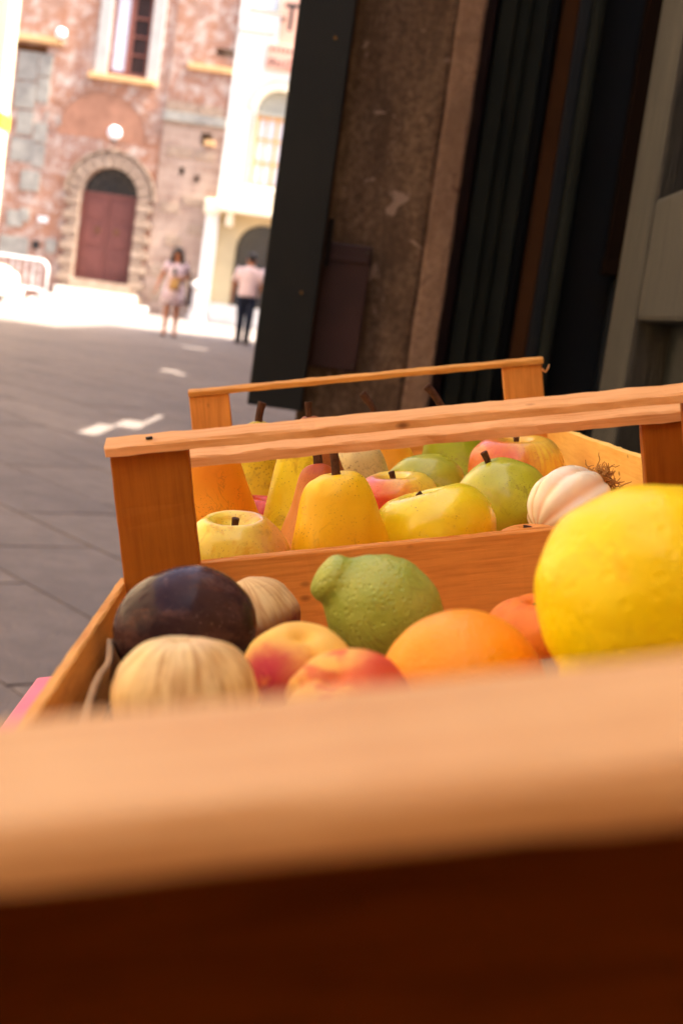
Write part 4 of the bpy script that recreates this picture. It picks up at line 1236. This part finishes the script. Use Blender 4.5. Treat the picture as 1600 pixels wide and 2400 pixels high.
fm = fmat('blush_apple_big_skin', '#f6c838', '#f8d44c', blush='#e06428', bdir=(-1, -.4, -.1), bpos=.006, bsoft=.014, streak=(34, '#d05038', .4), speck=('#c04830', 150, .07), rough=.3, coat=.3)
fruit('apple', 'apple', .0350, .0340, (.1490, 1.005, -.1160), (R_(6), R_(4), 0), fm, 'large yellow and orange blushed apple near the right side board', 'apple', GB, seed=27, stem=(.0125, .0020, (-.05, 0), .003))
fm = fmat('cream_gourd_skin', '#fae4b4', '#fdf0d0', wear=.12, ribcol=(9, '#e8a058', .55), rough=.24, nscale=24, coat=.2)
gourd = fruit('cream_gourd', 'oval', .0248, .0262, (.1510, .818, -.1150), (R_(-6), R_(70), R_(22)), fm, 'ribbed cream white gourd with a dry root tuft', 'gourd', GB, seed=28, ribs=9, ribd=.085, seg=90, lump=.015)
random.seed(3)
mb = MB()
for k in range(150):
    p = Vector((random.uniform(-.006, .006), random.uniform(-.006, .006), .025))
    d = Vector((random.uniform(-1, 1), random.uniform(-1, 1), random.uniform(.25, 1.3))).normalized()
    pts = [p.copy()]
    for s_ in range(7):
        d = (d + Vector((random.uniform(-1, 1), random.uniform(-1, 1), random.uniform(-.9, .8))) * .95).normalized()
        p = p + d * random.uniform(.0018, .0032)
        pts.append(p.copy())
    mb.tube(pts, [.00042] * 5 + [.00036, .0003, .0002], 4)
M['root'] = plain('dry_root', '#b08044', 0.85, 0.35, 300, 0.2)
tf = mb.build('root_tuft', M['root'], gourd)
tf['kind'] = 'stuff'
fm = fmat('mandarin_skin', '#e08424', '#ea9834', rough=.42, pore=.4, pscale=480)
fruit('mandarin', 'pumpkin', .0220, .0220, (.1130, .742, -.1265), (0, 0, 0), fm, 'small orange mandarin peeking over the board next to the lemon', 'mandarin', GB, seed=29, stem=(.003, .0022, (.3, 0), .003))

# ------------------------------------------------------------------ people in the square
M['skin'] = plain('skin', '#b07452', 0.55, 0.08, 14, 0.35)
M['skin_pale'] = plain('skin_pale', '#c89478', 0.55, 0.08, 14, 0.35)
M['hair'] = plain('dark_hair', '#1e1612', 0.5, 0.4, 40, 0.4)
M['pink_shirt'] = plain('pale_pink_cotton', '#e6cccb', 0.85, 0.08, 8, 0.2, bump=.2)
M['navy'] = plain('navy_denim', '#232838', 0.85, 0.2, 20, 0.2, bump=.2)
M['shoe'] = plain('brown_leather', '#3c2a22', 0.6, 0.2, 20, 0.3)
M['bag'] = plain('dark_brown_bag', '#38222a', 0.6, 0.2, 14, 0.3)
M['straw'] = plain('straw_bag', '#b48c54', 0.8, 0.2, 40, 0.2)
def dress_mat():
    t = NT('patterned_dress')
    v = t.co()
    col = t.ramp(t.voro(v, 26, out='Color'), [(0.35, lin('#b49aa8')), (0.5, lin('#e0d0d4')), (0.8, lin('#d8c8d0'))])
    return t.done(col, .85, None, .2)
M['dress'] = dress_mat()

def skin_body(name, joints, bones, mat, parent):
    """joints: name -> (pos, radius); one continuous skinned body"""
    names = list(joints)
    me = bpy.data.meshes.new(name)
    me.from_pydata([joints[q][0] for q in names], [(names.index(a), names.index(b)) for a, b in bones], [])
    o = bpy.data.objects.new(name, me)
    link(o, parent)
    md = o.modifiers.new('skin', 'SKIN')
    md.use_smooth_shade = True
    if not me.skin_vertices:
        me.attributes.new('skin', 'FLOAT', 'POINT')
    for i, q in enumerate(names):
        r = joints[q][1]
        sv = me.skin_vertices[0].data[i]
        sv.radius = r if isinstance(r, tuple) else (r, r)
        sv.use_root = (q == 'pelvis')
    ss = o.modifiers.new('smooth', 'SUBSURF'); ss.levels = 1; ss.render_levels = 1
    me.materials.append(mat)
    return o

def loft(rings, name, mat, parent, seg=18):
    """rings: (cx, cy, cz, rx, ry)"""
    v, f = [], []
    for (cx, cy, cz, rx, ry) in rings:
        for j in range(seg):
            th = 2 * math.pi * j / seg
            v.append((cx + rx * math.cos(th), cy + ry * math.sin(th), cz))
    for i in range(len(rings) - 1):
        for j in range(seg):
            j2 = (j + 1) % seg
            f.append((i * seg + j, i * seg + j2, (i + 1) * seg + j2, (i + 1) * seg + j))
    f.append(tuple(range(seg))); f.append(tuple(range((len(rings) - 1) * seg, len(rings) * seg)))
    return mesh_obj(name, v, f, mat, parent, True)

def hand_joints(J, Bn, wrist, d, side, pre):
    """palm and five fingers hanging along d from the wrist"""
    d = Vector(d).normalized(); w = Vector(wrist)
    s_ = Vector((0, 1, 0)) if abs(d.y) < .8 else Vector((1, 0, 0))
    s_ = (s_ - d * s_.dot(d)).normalized()
    nrm = d.cross(s_)
    J[pre + 'palm'] = (w + d * .055, (.030, .018))
    Bn.append((pre + 'wr', pre + 'palm'))
    for k, (off, ln) in enumerate(((-.027, .060), (-.009, .075), (.009, .080), (.027, .070))):
        a = w + d * .095 + s_ * off
        b = a + d * ln * .55 + nrm * .008 * side
        c = b + d * ln * .40 + nrm * .020 * side
        J[f'{pre}f{k}a'] = (a, .0095); J[f'{pre}f{k}b'] = (b, .0085); J[f'{pre}f{k}c'] = (c, .007)
        Bn += [(pre + 'palm', f'{pre}f{k}a'), (f'{pre}f{k}a', f'{pre}f{k}b'), (f'{pre}f{k}b', f'{pre}f{k}c')]
    a = w + d * .045 + s_ * .038; b = a + d * .04 + s_ * .014
    J[pre + 'ta'] = (a, .011); J[pre + 'tb'] = (b, .009)
    Bn += [(pre + 'palm', pre + 'ta'), (pre + 'ta', pre + 'tb')]

def person(loc, rotz, height, label, female, arms, stance):
    k = height / 1.75
    e = empty('person', loc, (0, 0, rotz))
    tag(e, label, 'person', 'people standing in the square')
    sh_w = .165 if female else .20
    J, Bn = {}, []
    V = lambda x, y, z: Vector((x * k, y * k, z * k))
    J['pelvis'] = (V(0, 0, .95), (.13 * k, .10 * k))
    J['waist'] = (V(0, 0, 1.10), ((.115 if female else .135) * k, .09 * k))
    J['chest'] = (V(0, .01, 1.30), ((.135 if female else .165) * k, .105 * k))
    J['neckb'] = (V(0, .015, 1.45), (.06 * k, .055 * k))
    J['neck'] = (V(0, 0, 1.52), .05 * k)
    J['head'] = (V(0, -.015, 1.60), (.075 * k, .085 * k))
    J['crown'] = (V(0, 0, 1.69), (.068 * k, .08 * k))
    Bn += [('pelvis', 'waist'), ('waist', 'chest'), ('chest', 'neckb'), ('neckb', 'neck'), ('neck', 'head'), ('head', 'crown')]
    for s_, pre in ((-1, 'l'), (1, 'r')):
        (ex, ey, ez), (wx_, wy_, wz) = arms[pre]
        J[pre + 'sh'] = (V(s_ * sh_w, .01, 1.405), .058 * k)
        J[pre + 'el'] = (V(ex, ey, ez), .042 * k)
        J[pre + 'wr'] = (V(wx_, wy_, wz), .028 * k)
        Bn += [('chest', pre + 'sh'), (pre + 'sh', pre + 'el'), (pre + 'el', pre + 'wr')]
        hand_joints(J, Bn, J[pre + 'wr'][0], J[pre + 'wr'][0] - J[pre + 'el'][0], s_, pre)
        fx, fy = stance[pre]
        J[pre + 'hip'] = (V(s_ * .09, 0, .88), .088 * k)
        J[pre + 'kn'] = (V((s_ * .09 + fx) / 2, fy * .5 - .02, .48), .058 * k)
        J[pre + 'an'] = (V(fx, fy, .09), .038 * k)
        J[pre + 'to'] = (V(fx * 1.08, fy - .15, .035), .036 * k)
        Bn += [('pelvis', pre + 'hip'), (pre + 'hip', pre + 'kn'), (pre + 'kn', pre + 'an'), (pre + 'an', pre + 'to')]
    body = skin_body('body', J, Bn, M['skin'], e)
    # face details
    MB().tube([V(0, -.098, 1.62), V(0, -.118, 1.585), V(0, -.10, 1.575)], [.010 * k, .015 * k, .010 * k], 6).build('nose', M['skin'], body, smooth=True)
    for s_ in (-1, 1):
        MB().ball(V(s_ * .030, -.094, 1.615), .011 * k, 8, 6).build('eye', M['hair'], body, smooth=True)
        MB().ball(V(s_ * .080, 0, 1.60), (.012 * k, .022 * k, .032 * k), 8, 6).build('ear', M['skin'], body, smooth=True)
    MB().box(V(-.024, -.104, 1.545), V(.024, -.094, 1.556)).build('mouth', M['sign_red'], body)
    return e, J, k

def sleeve(e, k, p, q, r0, r1, mat, name='sleeve'):
    MB().tube([p, (p + q) / 2, q], [r0 * k, (r0 + r1) / 2 * k, r1 * k], 12).build(name, mat, e, smooth=True)

# woman in a patterned dress, facing the camera
W_, J, k = person((-3.66, 26.75, 0), R_(6), 1.66, 'woman with long dark hair in a pale patterned dress holding a straw bag', True,
                  {'l': ((-.27, -.02, 1.13), (-.34, -.10, .90)), 'r': ((.24, .05, 1.15), (.04, -.22, 1.14))}, {'l': (-.10, -.06), 'r': (.10, .05)})
loft([(0, .012, 1.43 * k, .13, .07), (0, .01, 1.38 * k, .185, .10), (0, .0, 1.28 * k, .175, .125), (0, 0, 1.12 * k, .145, .115), (0, 0, .98 * k, .175, .135), (0, 0, .80 * k, .22, .17), (0, 0, .62 * k, .245, .19)], 'dress', M['dress'], W_)
for s_, pre in ((-1, 'l'), (1, 'r')):
    a, b = J[pre + 'sh'][0], J[pre + 'el'][0]
    sleeve(W_, k, a + Vector((-s_ * .03, 0, .02)), a.lerp(b, .55), .078, .07, M['dress'])
hr = MB().ball((0, .012 * k, 1.645 * k), (.092 * k, .105 * k, .105 * k), 16, 12).build('hair', M['hair'], W_, smooth=True)
hr.location = (0, .012, .008)
for s_ in (-1, 1):
    MB().tube([(s_ * .070 * k, -.02, 1.66 * k), (s_ * .092 * k, -.03, 1.56 * k), (s_ * .105 * k, -.045, 1.42 * k), (s_ * .10 * k, -.06, 1.30 * k)], [.032, .040, .040, .015], 10).build('hair_lock', M['hair'], hr, smooth=True)
MB().tube([(0, .06, 1.66 * k), (0, .085, 1.5 * k), (0, .10, 1.32 * k)], [.08, .09, .06], 12).build('back_hair', M['hair'], hr, smooth=True)
for pre in 'lr':
    p = J[pre + 'to'][0]; q = J[pre + 'an'][0]
    MB().box((p.x - .045, p.y - .05, 0.001), (p.x + .045, q.y + .06, .03)).build('sandal', M['shoe'], W_, bevel=.008)
bagw = empty('handbag', (-3.66, 26.75, 0), (0, 0, R_(6)))
tag(bagw, 'dark brown shoulder bag hanging at the hip of the woman', 'bag')
MB().box((.255, -.10, .60), (.345, .16, .98)).build('pouch', M['bag'], bagw, bevel=.03)
MB().tube([(.30, -.06, .96), (.235, -.02, 1.30), (.18, .01, 1.42), (.245, .07, 1.25), (.30, .12, .96)], .013, 6).build('strap', M['bag'], bagw)
sb = empty('straw_bag', (-3.66, 26.75, 0), (0, 0, R_(6)))
tag(sb, 'small straw coloured bag held before the dress of the woman', 'bag')
MB().tube([(.0, -.27, .86), (.0, -.27, .92), (.0, -.27, 1.06)], [(.05, .09), (.06, .10), (.05, .08)], 12).build('pouch', M['straw'], sb, smooth=True)
MB().tube([(-.06, -.27, 1.05), (-.03, -.26, 1.13), (.03, -.26, 1.13), (.06, -.27, 1.05)], .008, 6).build('handle', M['straw'], sb)
ph = MB().box((-.05, -.30, 1.13), (.02, -.285, 1.27)).build('phone', M['iron'], None, bevel=.004)
ph.location = (-3.66, 26.75, 0); ph.rotation_euler = (0, 0, R_(6))
tag(ph, 'dark phone in the raised hand of the woman in the dress', 'phone')

# man seen from behind
m_, J, k = person((-2.42, 28.2, 0), R_(180 - 8), 1.78, 'man in pale pink shirt and navy trousers seen from behind', False,
                  {'l': ((-.28, .02, 1.12), (-.30, -.05, .86)), 'r': ((.28, .02, 1.12), (.31, -.06, .86))}, {'l': (-.10, .08), 'r': (.10, -.10)})
loft([(0, .015, 1.49 * k, .085, .075), (0, .012, 1.45 * k, .17, .10), (0, .01, 1.38 * k, .235, .13), (0, .0, 1.25 * k, .215, .145), (0, 0, 1.10 * k, .185, .135), (0, 0, .96 * k, .19, .14), (0, 0, .91 * k, .188, .138)], 'shirt', M['pink_shirt'], m_)
for s_, pre in ((-1, 'l'), (1, 'r')):
    a, b = J[pre + 'sh'][0], J[pre + 'el'][0]
    sleeve(m_, k, a + Vector((-s_ * .04, 0, .03)), a.lerp(b, .78), .092, .075, M['pink_shirt'])
    h, kn, an = J[pre + 'hip'][0], J[pre + 'kn'][0], J[pre + 'an'][0]
    MB().tube([h + Vector((-s_ * .02, 0, .07)), h, kn, an + Vector((0, 0, -.02))], [.10, .108, .078, .062], 14).build('trouser_leg', M['navy'], m_, smooth=True)
    p = J[pre + 'to'][0]
    MB().box((p.x - .048, p.y - .05, 0.001), (p.x + .048, an.y + .07, .075)).build('shoe', M['shoe'], m_, bevel=.02)
loft([(0, 0, 1.0 * k, .165, .125), (0, 0, .92 * k, .18, .135), (0, 0, .80 * k, .175, .13)], 'trouser_seat', M['navy'], m_)
MB().ball((0, .012, 1.665 * k), (.088, .105, .095), 16, 12).build('hair', M['hair'], m_, smooth=True)

P3X = -2.05
# third person, mostly hidden by the shutter, one hand raised
p3, J, k = person((P3X, 28.9, 0), R_(150), 1.78, 'person in pale top with a raised hand, mostly hidden by the dark shutter', False,
                  {'l': ((-.25, -.10, 1.15), (-.2, -.25, .95)), 'r': ((.27, -.08, 1.30), (.22, -.18, 1.56))}, {'l': (-.10, .0), 'r': (.10, -.04)})
loft([(0, .015, 1.49 * k, .085, .075), (0, .012, 1.45 * k, .17, .10), (0, .01, 1.38 * k, .225, .13), (0, .0, 1.25 * k, .205, .14), (0, 0, 1.10 * k, .18, .13), (0, 0, .93 * k, .185, .135)], 'shirt', M['pink_shirt'], p3)
for s_, pre in ((-1, 'l'), (1, 'r')):
    a, b = J[pre + 'sh'][0], J[pre + 'el'][0]
    sleeve(p3, k, a + Vector((-s_ * .04, 0, .03)), a.lerp(b, .98), .085, .062, M['pink_shirt'])
    h, kn, an = J[pre + 'hip'][0], J[pre + 'kn'][0], J[pre + 'an'][0]
    MB().tube([h + Vector((-s_ * .02, 0, .07)), h, kn, an + Vector((0, 0, -.02))], [.10, .105, .075, .06], 14).build('trouser_leg', M['navy'], p3, smooth=True)
    p = J[pre + 'to'][0]
    MB().box((p.x - .048, p.y - .05, 0.001), (p.x + .048, an.y + .07, .075)).build('shoe', M['shoe'], p3, bevel=.02)
MB().ball((0, .012, 1.665 * k), (.088, .105, .095), 16, 12).build('hair', M['hair'], p3, smooth=True)
